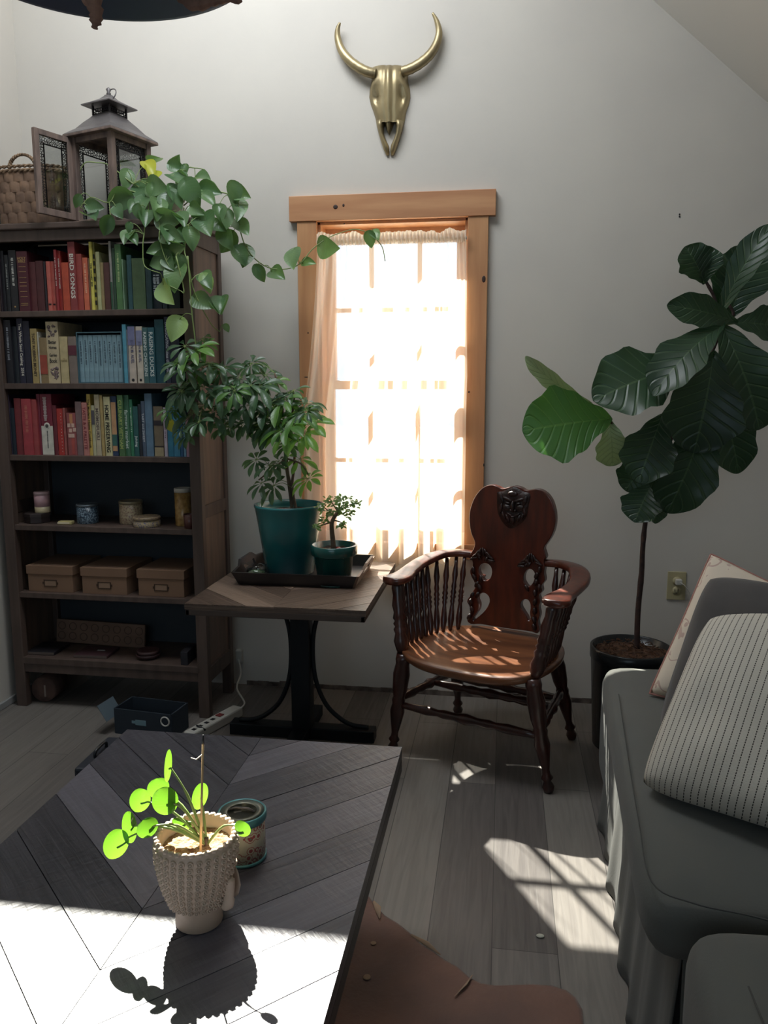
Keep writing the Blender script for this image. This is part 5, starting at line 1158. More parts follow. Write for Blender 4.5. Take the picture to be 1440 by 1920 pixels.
SPN = [(0, .007), (.06, .009), (.16, .0125), (.28, .010), (.36, .007), (.40, .0105), (.43, .008), (.46, .012), (.49, .008), (.52, .012), (.56, .008), (.60, .0105), (.66, .008), (.76, .0120), (.88, .0085), (1, .007)]
POST = [(0, .016), (.05, .020), (.16, .026), (.26, .019), (.32, .024), (.36, .018), (.40, .024), (.44, .018), (.48, .024), (.56, .019), (.66, .024), (.80, .018), (.90, .021), (1, .018)]
for s_ in (-1, 1):
    mb = MB(); mb.turned((s_ * .243, -.165, .39), (s_ * .285, -.125, .63), POST, 16); mb.build('arm_post', m_chaird, chr_)
    for k in range(10):
        t = k / 9; a = Vector((s_ * (.246 - .065 * t ** 3), -.12 + .28 * t + .03 * t * (1 - t), .393))
        if t < .62: b = Vector((s_ * .291, -.085 + .26 * (t / .62) * .85, .640 + .015 * t))
        else: q = (t - .62) / .38; b = Vector((s_ * (.285 - .105 * q), .145 + .065 * math.sin(q * PI / 2), .655 + .012 * q))
        mb = MB(); mb.turned(a, b, SPN, 10); mb.build('spindle', m_chaird, chr_)

# ------------------------------------------------------------------ fiddle leaf fig
FP = Vector((0.475, 2.875, 0)); fg = empty('potted_fiddle_leaf_fig', FP); tag(fg, 'tall fiddle leaf fig in a dark round pot behind the sofa corner', 'houseplant')
mb = MB(); mb.lathe([(.118, 0), (.123, .004), (.140, .33), (.144, .335), (.144, .375), (.139, .378), (.134, .375), (.132, .34), (.001, .34)], n=56); mb.build('pot', M('black_glazed_pot', C(40, 42, 44), 0.25, metal=.3), fg)
mb = MB(); rows = [[Vector((r * math.cos(2 * PI * k / 32), r * math.sin(2 * PI * k / 32), .352 + .02 * (1 - r / .13) + .012 * mnoise.noise((r * 50, k, 2)))) for k in range(32)] for r in (.131, .1, .07, .04, .001)]; mb.grid(rows, closed_u=True)
rnd = random.Random(2)
for k in range(160):
    a = rnd.random() * 6.28; r = .125 * math.sqrt(rnd.random()); p = Vector((r * math.cos(a), r * math.sin(a), .362 + .014 * (1 - r / .13))); d_ = Vector((rnd.uniform(-1, 1), rnd.uniform(-1, 1), rnd.uniform(-.1, .4))).normalized() * rnd.uniform(.008, .02)
    mb.tube([p, p + d_], .0018, 4)
mb.build('bark_mulch', m_bark, fg)
def fw(px, py, Y=2.88): return at(px, py, Y) - FP
mb = MB(); P = [fw(1194, 1222), fw(1196, 1150), fw(1203, 1075), fw(1205, 1030), fw(1210, 980), fw(1222, 920), fw(1250, 840), fw(1300, 740), (fw(1335, 660)), fw(1352, 610), fw(1340, 560), fw(1322, 525)]; P[0].z = .36
P = sm(P, 4); mb.tube(P, [.0105 - .006 * i / len(P) + .0012 * (i % 7 == 0) for i in range(len(P))], 9)
P = sm([fw(1215, 940), fw(1190, 870), fw(1160, 810), fw(1138, 784, 2.84)], 4); mb.tube(P, .005, 7)
P = sm([fw(1352, 610), fw(1375, 590), fw(1365, 570)], 4); mb.tube(P, .005, 7); mb.build('trunk', m_trunk, fg)
# (base px, tip px, width px, depth at base, depth at tip, sideways normal, material)
FL = [((1319, 528), (1284, 462), 66, 2.88, 2.84, (.0, -.2, .5), m_fig), ((1319, 530), (1330, 462), 50, 2.88, 2.86, (.2, -.2, .4), m_fig),
 ((1352, 590), (1448, 420), 56, 2.86, 2.8, (-.7, -.5, .2), m_fig), ((1368, 592), (1412, 462), 104, 2.9, 2.92, (.1, -.5, .2), m_fig), ((1350, 585), (1368, 478), 60, 2.92, 2.95, (.1, -.5, .1), m_fig), ((1377, 603), (1250, 572), 58, 2.84, 2.76, (0, -.6, .25), m_fig),
 ((1378, 606), (1468, 616), 70, 2.88, 2.92, (0, -.7, .5), m_fig), ((1356, 616), (1424, 806), 128, 2.88, 2.84, (.3, -.8, .1), m_fig), ((1352, 612), (1224, 742), 92, 2.80, 2.68, (-.1, -.2, .8), m_fig),
 ((1290, 690), (1112, 752), 132, 2.84, 2.74, (0, -.3, .5), m_fig), ((1337, 668), (1300, 850), 136, 2.82, 2.78, (.1, -.9, .1), m_fig), ((1325, 770), (1250, 962), 112, 2.86, 2.82, (.3, -.9, 0), m_fig),
 ((1340, 720), (1385, 888), 80, 2.9, 2.9, (.2, -.8, 0), m_fig), ((1240, 782), (1196, 906), 98, 2.82, 2.74, (-.1, -.8, .1), m_fig), ((1242, 800), (1228, 920), 62, 2.84, 2.82, (.7, -.6, 0), m_fig),
 ((1222, 908), (1190, 980), 74, 2.86, 2.80, (-.3, -.6, .3), m_fig), ((1226, 912), (1228, 982), 42, 2.86, 2.82, (.6, -.6, .2), m_fig), ((1215, 860), (1172, 920), 70, 2.9, 2.88, (0, -.7, .1), m_fig),
 ((1140, 786), (980, 808), 136, 2.82, 2.72, (.05, -.9, .25), m_figb), ((1104, 752), (985, 668), 36, 2.84, 2.80, (0, -.3, -.8), m_figp), ((1142, 790), (1148, 874), 66, 2.86, 2.88, (.3, -.7, 0), m_figp)]
for k, (b_, t_, wpx, yb, yt, nr_, mt) in enumerate(FL):
    B_ = at(*b_, yb); T_ = at(*t_, yt); nn = to_cam(B_) * .7 + Vector(nr_)
    leafobj('leaf', B_, T_, wpx / FPX * (yb + yt) / 2 * 1.04, nn, mt, fg, FP, kind='fiddle', droop=.10, cup=.10, wav=.022, nu=14, nv=26, seed=k * 1.7, notch=.06)
for (b_, t_, wpx, yb, yt, nr_, mt) in FL:
    mb = MB()
    q = min(((1205, 1030), (1222, 920), (1250, 840), (1300, 740), (1335, 660), (1352, 610), (1340, 560), (1322, 525), (1138, 784)), key=lambda c_: (c_[0] - b_[0]) ** 2 + (c_[1] - b_[1]) ** 2)
    mb.tube([fw(q[0], q[1]), at(*b_, yb) - FP], .003, 6); mb.build('petiole', m_stem, fg)

# ------------------------------------------------------------------ outlet and plug, cord; nail
op = at(1268, 1098, D); ol = empty('wall_outlet', (op.x, D, op.z)); tag(ol, 'ivory electrical outlet plate on the wall left of the sofa pillows', 'outlet')
mb = MB(); mb.b2(-.036, .036, -.005, 0, -.058, .058, .002); mb.build('cover_plate', m_ivory, ol)
for z in (.02, -.02):
    mb = MB(); q = Vector((0, -1, 0)).to_track_quat('Z', 'Y'); mb.lathe([(.017, .005), (.0165, .0072), (.001, .0072)], (0, 0, z), 24, q); r_ = mb.build('socket', m_ivory, ol)
    mb = MB(); mb.b2(-.007, -.005, -.0078, -.0072, z - .002, z + .008); mb.b2(.005, .007, -.0078, -.0072, z - .002, z + .008); mb.ball((0, -.0072, z - .008), .0025, 1, (1, .3, 1)); mb.build('slot', m_dark, r_)
pl = empty('power_plug', (op.x + .004, D - .008, op.z + .02)); tag(pl, 'white plug and thin cord in the upper socket of the wall outlet', 'plug')
mb = MB(); mb.b2(-.012, .012, -.026, 0, -.011, .011, .003); mb.build('plug_body', m_plastic, pl)
mb = MB(); mb.tube(sm([Vector((.004, -.026, 0)), Vector((.02, -.035, -.01)), Vector((.045, -.03, -.05)), Vector((.06, -.02, -.12)), Vector((.06, -.02, -.3))], 6), .0018, 6); mb.build('cord', m_plastic, pl)
p = at(1274, 402, D)
for dz, lab in ((0, 'upper of two tiny dark nail heads in the bare wall right of the window'), (-.008, 'lower of two tiny dark nail heads in the bare wall right of the window')):
    mb = MB(); mb.lathe([(.0025, 0), (.0032, .002), (.001, .0025)], (p.x, D, p.z + dz), 10, Vector((0, -1, 0)).to_track_quat('Z', 'Y')); tag(mb.build('nail', m_dark), lab, 'nail')

# ------------------------------------------------------------------ floor clutter: dark box, power strip
p = atz(290, 1372, 0); e = empty('open_box', (-1.31, 2.74, 0.0), -.12); tag(e, 'dark blue open cardboard box on the floor under the bookcase corner', 'box')
mb = MB()
for a in ((-.12, .12, -.003, .003), (-.12, .12, .117, .123), (-.123, -.117, 0, .12), (.117, .123, 0, .12)): mb.b2(a[0], a[1], a[2] - .06, a[3] - .06, .0, .10)
mb.b2(-.12, .12, -.06, .06, 0, .004); mb.build('carton', m_box, e)
mb = MB(); mb.box((-.155, -.04, .085), (.07, .10, .003), .0005, Matrix.Rotation(1.0, 4, 'Y')); mb.build('flap', M('pale_card_edge', C(90, 104, 112), 0.7), e)
mb = MB(); mb.b2(-.03, .015, -.0645, -.063, .045, .065); mb.b2(-.045, -.03, -.0645, -.063, .05, .06); mb.build('printed_mark', M('pale_blue_print', C(110, 140, 150), 0.6), e)
mb = MB(); mb.torus((.10, -.07, .075), .017, .003, 20, 6, Matrix.Rotation(PI / 2, 3, 'X')); mb.build('ring_pull', m_plastic, e)
a = Vector((-1.13, 2.66, .0)); b = Vector((-1.03, 2.93, .0))
e = empty('power_strip', (a + b) / 2, math.atan2((b - a).y, (b - a).x)); tag(e, 'white power strip lying on the floor beside the bookcase', 'power strip')
L2 = (b - a).length / 2
mb = MB(); mb.b2(-L2, L2, -.025, .025, .0, .038, .006); mb.build('housing', m_plastic, e)
mb = MB(); mb.b2(.02, .045, -.012, .012, .038, .042, .001); mb.build('red_switch', M('red_switch', C(120, 50, 50), 0.4), e)
for k in range(4):
    x = -L2 + .03 + k * .035
    mb = MB(); mb.b2(x - .008, x + .008, -.008, .008, .0378, .0388); mb.build('socket', m_dark, e)
mb = MB(); mb.tube([Vector((-L2 + .06, -.03, .03)), Vector((-L2 + .05, 0, .044)), Vector((-L2 + .075, .03, .03)), Vector((-L2 + .1, .045, .003))], .004, 6); mb.build('plugged_cord', m_dark, e)
cp = at(451, 1228, D); ce = empty('extension_cord', (cp.x, D, cp.z)); tag(ce, 'pale cord running from a wall plug down to the power strip', 'cord')
mb = MB(); mb.b2(-.014, .014, -.03, 0, -.03, .03, .004); mb.build('plug', m_plastic, ce)
o_ = Vector((cp.x, D, cp.z))
mb = MB(); mb.tube(sm([Vector((0, -.03, -.01)), at(452, 1262, 3.15) - o_, at(444, 1290, 3.06) - o_, Vector((-1.02, 2.98, .03)) - o_, Vector((-1.03, 2.93, .02)) - o_], 6), .004, 7); mb.build('cord', m_plastic, ce)

# ------------------------------------------------------------------ cowhide rug
rug = [(-.34, 1.96)] + [tuple(atz(x, y, .006)[:2]) for x, y in ((690, 1678), (706, 1700), (722, 1716), (745, 1730), (768, 1748), (790, 1770), (812, 1783), (835, 1800), (858, 1812), (880, 1832), (902, 1843), (930, 1847), (965, 1846), (1000, 1845), (1035, 1847), (1062, 1856), (1080, 1870), (1092, 1892), (1094, 1920))]
rug += [(.16, 1.25), (.08, 1.0), (.14, .7), (.0, .5), (-.3, .55), (-.6, .5), (-.9, .6), (-1.0, .9), (-.85, 1.1), (-.9, 1.4), (-.75, 1.7), (-.5, 1.75)]
mb = MB(); RC = Vector((-.4, 1.2, 0)); R0 = [Vector((x, y, 0)) for x, y in rug]; n = len(R0)
rows = []
for f, z in ((1.0, .0008), (1.0, .005), (.985, .008), (.9, .007), (.6, .007), (.02, .007)):
    rows.append([RC + (p - RC) * f + Vector((0, 0, z + (.003 * mnoise.noise((p.x * 14, p.y * 14, f * 3)) if .5 < f < 1 else 0))) for p in R0])
mb.grid(rows, closed_u=True); rg = mb.build('rug', m_hide); tag(rg, 'brown cowhide rug with a wavy edge on the floor beside the coffee table', 'rug')
for k, (x0, y0, x1, y1, w3) in enumerate(((886, 1828, 852, 1868, .006), (700, 1690, 712, 1722, .010), (770, 1752, 826, 1790, .006))):
    mb = MB(); p0 = atz(x0, y0, .012); p1 = atz(x1, y1, .012); mb.tube([p0, p0.lerp(p1, .5) + Vector((.004, .002, 0)), p1], [w3 * .3, w3, w3 * .2], 8, flat=.25); mb.build('pale_hair_streak', m_hidee, rg)
for (x, y, r) in ((688, 1832, .009), (700, 1768, .007), (866, 1758, .0)):
    if r: q = atz(x, y, .009); mb = MB(); mb.ball(q, r, 2, (1, 1, .15)); mb.build('pale_hair_spot', m_hidee, rg)
e = atz(1013, 1756, .001); mb = MB(); mb.ball((e.x, e.y, .003), .010, 2, (1, .7, .3)); tag(mb.build('crumpled_paper', M('paper_scrap', C(190, 190, 175), 0.9)), 'tiny pale scrap lying on the sunlit floor', 'scrap')

# ------------------------------------------------------------------ sofa
so_ = empty('sofa', (.70, 1.8, 0)); SO = Vector((.70, 1.8, 0)); tag(so_, 'dark grey slipcovered sofa along the right side', 'sofa')
def soft_box(x0, x1, y0, y1, z0, z1, r, name, mat, parent, org, puff=.0, skew=0.0, sub=2):
    mb = MB(); cx, cy, cz = (x0 + x1) / 2, (y0 + y1) / 2, (z0 + z1) / 2; nx, ny, nz = 18, 22, 8
    v = bmesh.ops.create_cube(mb.bm, size=2.0)['verts']; bmesh.ops.subdivide_edges(mb.bm, edges=mb.bm.edges[:], cuts=15, use_grid_fill=True)
    hx, hy, hz = (x1 - x0) / 2, (y1 - y0) / 2, (z1 - z0) / 2
    for v in mb.bm.verts:
        p = Vector((v.co.x * hx, v.co.y * hy, v.co.z * hz)); c_ = Vector((max(-hx + r, min(hx - r, p.x)), max(-hy + r, min(hy - r, p.y)), max(-hz + r, min(hz - r, p.z)))); d = p - c_
        # cube grid is coarse: pull onto rounded box
        if d.length > 1e-6:
            n_ = sum(1 for q in (d.x, d.y, d.z) if abs(q) > 1e-6)
            if n_ > 1: p = c_ + d.normalized() * r
        up = puff * (1 - (p.x / hx) ** 2) * (1 - (p.y / hy) ** 2)
        p.z += up * (1 if p.z > 0 else 0); p.x += skew * (p.y / hy)
        p += Vector((0, 0, .003 * mnoise.noise(((p.x + cx) * 7, (p.y + cy) * 7, 1))))
        v.co = p + Vector((cx, cy, cz)) - org
    for f in mb.bm.faces: f.smooth = True
    o = mb.build(name, mat, parent); md = o.modifiers.new('s', 'SUBSURF'); md.levels = 1; md.render_levels = 1; return o
soft_box(.262, 1.05, 1.165, 2.27, .40, .525, .05, 'seat_cushion', m_grey, so_, SO, .012, .030)
soft_box(.32, 1.1, 1.2, 2.52, .10, .41, .03, 'base', m_grey, so_, SO)
soft_box(.93, 1.2, 1.2, 2.6, .10, .78, .07, 'backrest', m_grey, so_, SO)
soft_box(.585, 1.16, 2.33, 2.56, .10, .635, .055, 'arm', m_grey, so_, SO)
# skirt with folds down the front and the near end
def skirt(P0, P1, n, amp, zt, zb, seed):
    rows = []; P0 = Vector(P0); P1 = Vector(P1); d = (P1 - P0); nn = Vector((d.y, -d.x)).normalized(); nn = -nn if nn.x > 0 else nn
    for j in range(13):
        t = j / 12; z = zt + (zb - zt) * t; row = []
        for i in range(n + 1):
            s = i / n; a = amp * (.15 + .85 * t) * (math.sin(s * d.length * 42 + seed) + .6 * math.sin(s * d.length * 23 + 2 + seed) + .3 * math.sin(s * 90)) ; q = P0 + d * s + nn * (a + .03 * t); row.append(Vector((q.x, q.y, z)) - SO)
        rows.append(row)
    return rows
for a_, b_, n_, am, sd0 in (((.300, 1.20), (.345, 2.28), 160, .006, 0), ((.345, 2.28), (.60, 2.30), 40, .003, 3), ((.300, 1.20), (1.05, 1.19), 120, -.003, 1)):
    mb = MB(); mb.grid(skirt(a_, b_, n_, am, .44, .006, sd0)); o = mb.build('skirt', m_grey, so_, recalc=False); md = o.modifiers.new('t', 'SOLIDIFY'); md.thickness = .003
# seam piping along the cushion
mb = MB(); P = [atz(x, y, .53) for x, y in ((1160, 1300), (1178, 1420), (1198, 1540), (1222, 1650), (1300, 1690), (1400, 1712), (1470, 1730))]
for p in P: p.z = .527
mb.tube([p - SO for p in sm(P, 6)], .0013, 6); mb.build('seam', M('grey_seam', C(70, 70, 68), 0.9), so_)
# second seat unit nearer the viewer
ot = empty('ottoman', (.65, .8, 0)); OT = Vector((.65, .8, 0)); tag(ot, 'grey slipcovered ottoman at the bottom right corner in front of the sofa', 'ottoman')
soft_box(.262, 1.0, .45, 1.10, .36, .555, .055, 'cushion', m_grey, ot, OT, .012, .004)
soft_box(.33, .97, .49, 1.09, .02, .36, .03, 'base', m_grey, ot, OT)
mb = MB()
rows = []
for j in range(9):
    t = j / 8; row = []
    for i in range(161):
        s = i / 160 * 4; k = int(min(s, 3.999)); f = s - k; c4 = [(.31, 1.10), (.99, 1.10), (.99, .47), (.31, .47), (.31, 1.10)]; a = Vector(c4[k]); b = Vector(c4[k + 1]); q = a.lerp(b, f); c0 = Vector((.65, .785)); q = c0 + (q - c0) * (1 + .05 * t + .012 * t * math.sin(i * 1.1)); row.append(Vector((q.x, min(q.y, 1.16), .38 - .374 * t)) - OT)
    rows.append(row)
mb.grid(rows); o = mb.build('skirt', m_grey, ot, recalc=False)
mb = MB(); P = [Vector((.335, y, .514)) for y in (.5, .65, .8, .95)]; mb.tube([p + Vector((-.02, -.01, .0545)) - OT for p in P], .0013, 6); mb.build('seam', M('grey_seam2', C(70, 70, 68), 0.9), ot)

# ---- pillows
def pillow(name, corners, thick, mat, label, mat_pipe=None, cat='pillow', n=28, bulge=.06, rnd_=.13):
    c0, c1, c2, c3 = [Vector(c) for c in corners]; cen = (c0 + c1 + c2 + c3) / 4; nrm = (c1 - c0).cross(c3 - c0).normalized()
    if nrm.dot(to_cam(cen)) < 0: nrm = -nrm
    e = empty(name, cen); tag(e, label, cat, 'pillows on the sofa'); mb = MB(); uvl = mb.bm.loops.layers.uv.new('leaf'); edge = []
    for sd_ in (1, -1):
        rows = []; uv = []
        for j in range(n + 1):
            v = j / n; row = []; ur = []
            for i in range(n + 1):
                u = i / n; a, b = u * 2 - 1, v * 2 - 1
                # sides pull inwards slightly, corners stay out
                k = 1 - bulge * (1 - abs(a) ** 2.2) * (abs(b) ** 3) ; k2 = 1 - bulge * (1 - abs(b) ** 2.2) * (abs(a) ** 3)
                uu = .5 + .5 * a * k2; vv = .5 + .5 * b * k; rc = 1 - rnd_ * (abs(a) * abs(b)) ** 3; uu = .5 + (uu - .5) * rc; vv = .5 + (vv - .5) * rc; p = (c0 * (1 - uu) + c1 * uu) * (1 - vv) + (c3 * (1 - uu) + c2 * uu) * vv
                h_ = thick * ((1 - a * a) ** .42 * (1 - b * b) ** .42) * (1 + .12 * mnoise.noise((a * 2, b * 2, sd_)))
                row.append(p + nrm * h_ * sd_ + nrm * .006 * mnoise.noise((a * 3, b * 3, 5)) * (1 - a * a) * (1 - b * b) - cen); ur.append((u, v))
            rows.append(row); uv.append(ur)
        vr, fs = mb.grid(rows); ix = {vv2: uv[j][i] for j, r in enumerate(vr) for i, vv2 in enumerate(r)}
        for f in fs:
            for lp_ in f.loops: lp_[uvl].uv = ix[lp_.vert]
        if sd_ == 1: edge = [rows[0][i].copy() for i in range(n + 1)] + [rows[j][n].copy() for j in range(1, n + 1)] + [rows[n][i].copy() for i in range(n - 1, -1, -1)] + [rows[j][0].copy() for j in range(n - 1, -1, -1)]
    bmesh.ops.remove_doubles(mb.bm, verts=mb.bm.verts[:], dist=1e-5)
    mb.build('pillow_cover', mat, e)
    if mat_pipe: mb = MB(); mb.tube(edge, .003, 7); mb.build('piping', mat_pipe, e)
    return e
def stripemat():
    m, nt, p, out = newmat('striped_ticking'); N = nt.nodes; L = nt.links
    uv = N.new('ShaderNodeUVMap'); uv.uv_map = 'leaf'; sep = N.new('ShaderNodeSeparateXYZ'); L.new(uv.outputs[0], sep.inputs[0])
    a = N.new('ShaderNodeMath'); a.operation = 'MULTIPLY'; a.inputs[1].default_value = 27; L.new(sep.outputs[0], a.inputs[0])
    f = N.new('ShaderNodeMath'); f.operation = 'PINGPONG'; f.inputs[1].default_value = .5; L.new(a.outputs[0], f.inputs[0])
    lt = N.new('ShaderNodeMath'); lt.operation = 'LESS_THAN'; lt.inputs[1].default_value = .075; L.new(f.outputs[0], lt.inputs[0])
    b = N.new('ShaderNodeMath'); b.operation = 'MULTIPLY'; b.inputs[1].default_value = 95; L.new(sep.outputs[1], b.inputs[0])
    g = N.new('ShaderNodeMath'); g.operation = 'PINGPONG'; g.inputs[1].default_value = .5; L.new(b.outputs[0], g.inputs[0])
    gt = N.new('ShaderNodeMath'); gt.operation = 'GREATER_THAN'; gt.inputs[1].default_value = .13; L.new(g.outputs[0], gt.inputs[0])
    mu = N.new('ShaderNodeMath'); mu.operation = 'MULTIPLY'; L.new(lt.outputs[0], mu.inputs[0]); L.new(gt.outputs[0], mu.inputs[1])
    mx_ = N.new('ShaderNodeMixRGB'); L.new(mu.outputs[0], mx_.inputs[0]); mx_.inputs[1].default_value = C(200, 194, 182); mx_.inputs[2].default_value = C(70, 64, 60); L.new(mx_.outputs[0], p.inputs['Base Color']); p.inputs['Roughness'].default_value = .95; p.inputs['Specular IOR Level'].default_value = .15
    nz = N.new('ShaderNodeTexNoise'); nz.inputs['Scale'].default_value = 300; tc = N.new('ShaderNodeTexCoord'); L.new(tc.outputs['Object'], nz.inputs['Vector']); bp_ = N.new('ShaderNodeBump'); bp_.inputs['Strength'].default_value = .15; bp_.inputs['Distance'].default_value = .004; L.new(nz.outputs['Fac'], bp_.inputs['Height']); L.new(bp_.outputs[0], p.inputs['Normal'])
    return m
def floralmat():
    m, nt, p, out = newmat('pink_vine_print'); N = nt.nodes; L = nt.links
    tc = N.new('ShaderNodeTexCoord'); nz = N.new('ShaderNodeTexNoise'); nz.inputs['Scale'].default_value = 9; nz.inputs['Detail'].default_value = 2; L.new(tc.outputs['Object'], nz.inputs['Vector'])
    s_ = N.new('ShaderNodeMath'); s_.operation = 'SUBTRACT'; s_.inputs[1].default_value = .5; L.new(nz.outputs['Fac'], s_.inputs[0]); a = N.new('ShaderNodeMath'); a.operation = 'ABSOLUTE'; L.new(s_.outputs[0], a.inputs[0]); lt = N.new('ShaderNodeMath'); lt.operation = 'LESS_THAN'; lt.inputs[1].default_value = .012; L.new(a.outputs[0], lt.inputs[0])
    v = N.new('ShaderNodeTexVoronoi'); v.inputs['Scale'].default_value = 38; L.new(tc.outputs['Object'], v.inputs['Vector']); l2 = N.new('ShaderNodeMath'); l2.operation = 'LESS_THAN'; l2.inputs[1].default_value = .25; L.new(v.outputs['Distance'], l2.inputs[0])
    l3 = N.new('ShaderNodeMath'); l3.operation = 'LESS_THAN'; l3.inputs[1].default_value = .05; L.new(a.outputs[0], l3.inputs[0]); mu = N.new('ShaderNodeMath'); mu.operation = 'MULTIPLY'; L.new(l2.outputs[0], mu.inputs[0]); L.new(l3.outputs[0], mu.inputs[1])
    mx_ = N.new('ShaderNodeMath'); mx_.operation = 'MAXIMUM'; L.new(lt.outputs[0], mx_.inputs[0]); L.new(mu.outputs[0], mx_.inputs[1])
    c_ = N.new('ShaderNodeMixRGB'); L.new(mx_.outputs[0], c_.inputs[0]); c_.inputs[1].default_value = C(214, 200, 182); c_.inputs[2].default_value = C(186, 160, 148); L.new(c_.outputs[0], p.inputs['Base Color']); p.inputs['Roughness'].default_value = .9
    return m
# corners: given as pixel + depth:  c0 top-left, c1 top-right, c2 bottom-right, c3 bottom-left
pillow('pillow', [at(1331, 1030, 2.14), at(1560, 1140, 1.98), at(1520, 1370, 1.80), at(1208, 1306, 2.00)], .06, floralmat(), 'cream pillow with pink vine print and pink piping, rearmost on the sofa', M('pink_piping', C(160, 112, 102), .8), rnd_=.05)
pillow('pillow', [at(1320, 1064, 1.92), at(1620, 1112, 1.82), at(1560, 1440, 1.60), at(1212, 1380, 1.76)], .065, m_velvet, 'plain grey velvet pillow between the flowered and the striped ones', None)
pillow('pillow', [at(1318, 1142, 1.70), at(1650, 1150, 1.62), at(1560, 1610, 1.27), at(1176, 1484, 1.50)], .10, stripemat(), 'off white pillow with thin dark stripes leaning in front on the sofa', None, bulge=.07)

# ------------------------------------------------------------------ buddha head planter, pilea, stake; tin
BH = Vector((-.468, 1.115, .451)); bh_ = empty('head_planter', BH, 0); tag(bh_, 'cream ceramic head shaped planter with curled hair on the coffee table', 'planter')
m_bud = M('cream_ceramic', C(196, 178, 158), 0.55, col2=C(180, 160, 140), scale=12, bump=.1, bscale=60)
prof = [(.035, 0), (.0375, .002), (.0365, .022), (.038, .030), (.045, .042), (.053, .065), (.059, .09), (.0625, .115), (.0635, .135), (.062, .150), (.060, .152), (.057, .150), (.0545, .135), (.0535, .128), (.001, .128)]
mb = MB(); mb.lathe(prof, n=64)
# face towards the right and away: brow, nose, chin, ears
def hr(z):
    for (r0, z0), (r1, z1) in zip(prof, prof[1:10]):
        if z0 <= z <= z1: return r0 + (r1 - r0) * (z - z0) / (z1 - z0 + 1e-9)
    return .06
fa = math.radians(52)
def on(a, z, off=0): r = hr(z) + off; return Vector((r * math.cos(a), r * math.sin(a), z))
for (da, z, sx, sz, d) in ((0, .075, .008, .022, .012), (0, .062, .010, .008, .013), (-.28, .088, .016, .006, .006), (.28, .088, .016, .006, .006), (0, .045, .014, .005, .010), (0, .030, .022, .014, .006), (0, .06, .045, .04, .002)):
    p = on(fa + da, z, 0.0); v = mb.ball((0, 0, 0), 1, 2, (d, sx, sz)); bmesh.ops.transform(mb.bm, matrix=Matrix.Translation(p) @ Matrix.Rotation(fa + da, 4, 'Z'), verts=v)
mb.build('head', m_bud, bh_)
for sg in (-1, 1):
    mb = MB(); a = fa + sg * 1.15; P = [on(a, .088, .001), on(a, .078, .004), on(a, .062, .0065), on(a, .046, .0105), on(a, .034, .012)]; mb.tube(sm(P, 5), [.006] * 2 + [.009] * 12 + [.0105] * 5 + [.007] * 2, 10, flat=.6); mb.build('ear', m_bud, bh_)
mb = MB(); nrw = 10
for j in range(nrw):
    z = .044 + j * .0103; r = hr(z); nn_ = 30
    for k in range(nn_):
        a = 2 * PI * (k + .07 * j) / nn_; da = (a - fa + PI) % (2 * PI) - PI
        if abs(da) < 1.0 and z < .108: continue
        p = on(a, z, 0.0); q = Vector((math.cos(a), math.sin(a), .15)).to_track_quat('Z', 'Y').to_matrix()
        kk = (r / .0625) ** .6; mb.lathe([(.0054 * kk, -.002), (.0052 * kk, .0008), (.0042 * kk, .0034), (.0034 * kk, .0034), (.0028 * kk, .0002), (.0019 * kk, .0002), (.0013 * kk, .0040), (.0001, .0042)], p, 10, q.to_quaternion())
for k in range(34):
    a = 2 * PI * k / 34; mb.ball((.0605 * math.cos(a), .0605 * math.sin(a), .150), .0056, 1, (1, 1, .8))
mb.build('curled_hair', m_bud, bh_)
mb = MB(); rows = [[Vector((r * math.cos(2 * PI * k / 24), r * math.sin(2 * PI * k / 24), .131 + .004 * mnoise.noise((r * 90, k, 0)))) for k in range(24)] for r in (.0540, .04, .02, .001)]; mb.grid(rows, closed_u=True)
mb.build('gravel', M('reddish_bark_gravel', C(130, 84, 56), 1.0, col2=C(190, 160, 120), scale=90, bump=1.0, bscale=160), bh_)
rnd = random.Random(9)
PI0 = Vector((-.452, 1.118, .451 + .131)); pe = empty('pilea_plant', PI0); tag(pe, 'coin leaved plant growing out of the head shaped planter, glowing green in the sun', 'houseplant')
def pw_(px, py, Y): return at(px, py, Y) - PI0
for (px, py, rw, rh, rot, Y, nrm_) in ((217, 1583, 26, 30, 25, 1.09, (.3, -.5, .5)), (243, 1551, 16, 30, -8, 1.10, (.8, -.3, .2)), (277, 1552, 24, 17, -32, 1.08, (-.2, -.1, 1.0)), (262, 1501, 22, 23, 20, 1.12, (.2, -.5, .6)), (297, 1478, 23, 19, -10, 1.15, (.1, -.2, .9)), (310, 1502, 27, 26, -25, 1.10, (-.2, -.3, .8)), (315, 1436, 8, 31, 4, 1.14, (.9, -.3, .1)), (375, 1493, 16, 26, 14, 1.15, (.3, -.6, .2)), (454, 1554, 19, 14, 22, 1.09, (-.2, -.5, .8)), (340, 1545, 22, 10, 15, 1.12, (0, -.3, 1))):
    a = math.radians(rot); dx, dy = math.sin(a) * rh, -math.cos(a) * rh; A_ = at(px - dx, py - dy, Y); B_ = at(px + dx, py + dy, Y)
    leafobj('leaf', A_, B_, 2 * rw / FPX * Y * 1.0 + .0, to_cam(A_) * .9 + Vector(nrm_) * .5, m_pilea, pe, PI0, kind='round', droop=.04, cup=-.10, nu=10, nv=12)
    c_ = (A_ + B_) / 2 - PI0; c_.y += .002; mb = MB(); mb.tube(sm([Vector((0, 0, 0)), c_ * .5 + Vector((0, 0, .018 if c_.z > .02 else .03)), c_ + Vector((0, .001, .0))], 5), [.0022] * 6 + [.0014] * 5, 7); mb.build('petiole', m_stem, pe)
mb = MB(); mb.tube([Vector((0, 0, -.01)), Vector((0, 0, .012))], .004, 7); mb.build('crown', m_stemd, pe)
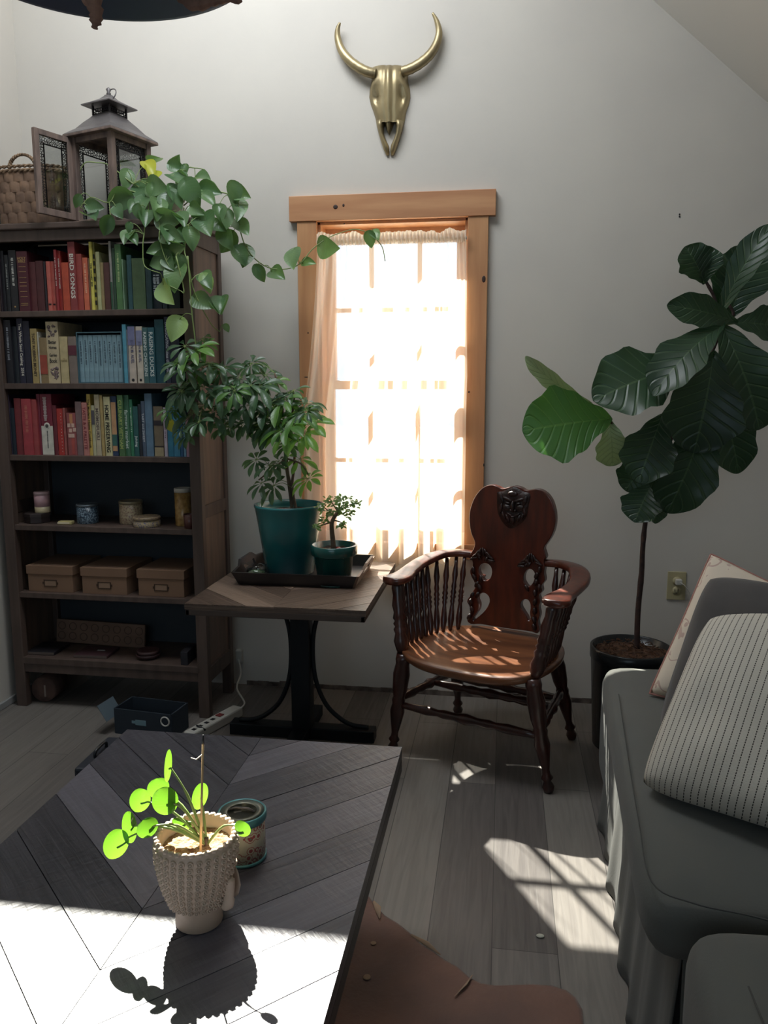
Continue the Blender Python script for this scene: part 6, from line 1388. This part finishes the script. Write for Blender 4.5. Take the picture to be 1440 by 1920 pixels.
st = at(375, 1582, 1.10); tp = at(381, 1378, 1.10); stk = empty('wooden_stake', (st.x, st.y, .452 + .131)); SS = Vector((st.x, st.y, .583)); tag(stk, 'thin wooden stick with dark tip standing in the head planter', 'stick')
mb = MB(); mb.tube([Vector((0, 0, -.008)), (tp - SS) * .93], [.0022, .0016], 8); mb.build('stick', M('pale_stick', C(196, 164, 118), .6), stk)
mb = MB(); mb.tube([(tp - SS) * .93, tp - SS], [.0022, .0012], 8); mb.build('dark_tip', m_dark, stk)
mb = MB(); q = at(379, 1415, 1.10) - SS; mb.tube([q, at(368, 1424, 1.10) - SS, at(358, 1421, 1.10) - SS], .0009, 5); mb.build('side_twig', M('pale_twig', C(220, 210, 190), .6), stk)
# tin behind the planter
TN = Vector((-.455, 1.298, .4512)); tn = empty('tin_can', TN); tag(tn, 'round tin with blue rim and red flowers on the coffee table behind the planter', 'tin')
m_tin = pat('tin_flower_print', C(188, 182, 160), C(150, 70, 72), 75, .35, C(90, 140, 110)); m_tr = M('turquoise_rim', C(84, 140, 146), .35, metal=.3)
mb = MB(); mb.lathe([(.041, .003), (.041, .078)], n=48, cap=True); mb.build('body', m_tin, tn)
mb = MB(); mb.lathe([(.040, 0), (.043, .001), (.043, .005), (.0415, .006)], n=48); mb.build('base_rim', m_tr, tn)
mb = MB(); mb.lathe([(.0425, .074), (.0445, .077), (.0445, .088), (.042, .090), (.040, .0885)], n=48, cap=False); mb.build('lid_rim', m_tr, tn)
mb = MB(); mb.lathe([(.041, .0885), (.028, .0895), (.026, .088), (.012, .0882), (.001, .0885)], n=48); mb.build('lid', M('printed_lid', C(130, 128, 112), .35, metal=.5, col2=C(96, 100, 92), scale=90), tn)
mb = MB(); mb.tube([Vector((-.024, 0, .088)), Vector((-.012, 0, .0935)), Vector((.012, 0, .0935)), Vector((.024, 0, .088))], .0025, 6, flat=1.8); mb.build('lid_bar', m_lantm, tn)

# ------------------------------------------------------------------ hanging ring lamp with driftwood (only its lower rim is in the frame)
LP = at(168, -106, 1.55); la = empty('pendant_lamp', LP); tag(la, 'dark navy round pendant lamp with driftwood pieces at the top left', 'lamp')
mb = MB(); mb.lathe([(.300, -.006), (.315, -.004), (.318, .0), (.318, .045), (.312, .048), (.306, .045), (.300, .003), (.001, .003)], n=96); mb.build('drum', m_navy, la)
mb = MB(); zc = ceil_z(LP.x) - LP.z; mb.tube([Vector((0, 0, .003)), Vector((0, 0, zc))], .006, 8); mb.lathe([(.06, zc - .03), (.06, zc + .02)], n=24); mb.build('hanging_rod', m_navy, la)
def shard(P, R, name='driftwood_piece'):
    mb = MB(); P = [at(*p) - LP for p in P]; mb.tube(sm(P, 4), [R[min(int(i / 4), len(R) - 1)] * (1 + .15 * math.sin(i * 2.3)) for i in range(4 * (len(P) - 1) + 1)], 9, flat=.6, smooth=False); mb.build(name, m_drift, la)
shard([(170, -20, 1.28), (176, 5, 1.27), (180, 28, 1.27), (178, 46, 1.27), (177, 55, 1.27)], [.014, .012, .010, .005, .001])
shard([(340, -6, 1.50), (362, 8, 1.50), (395, 3, 1.50), (425, -2, 1.50), (454, 3, 1.50)], [.012, .016, .012, .008, .002])
shard([(150, -30, 1.3), (165, -8, 1.29), (172, 12, 1.28), (172, 22, 1.28)], [.014, .012, .007, .002])
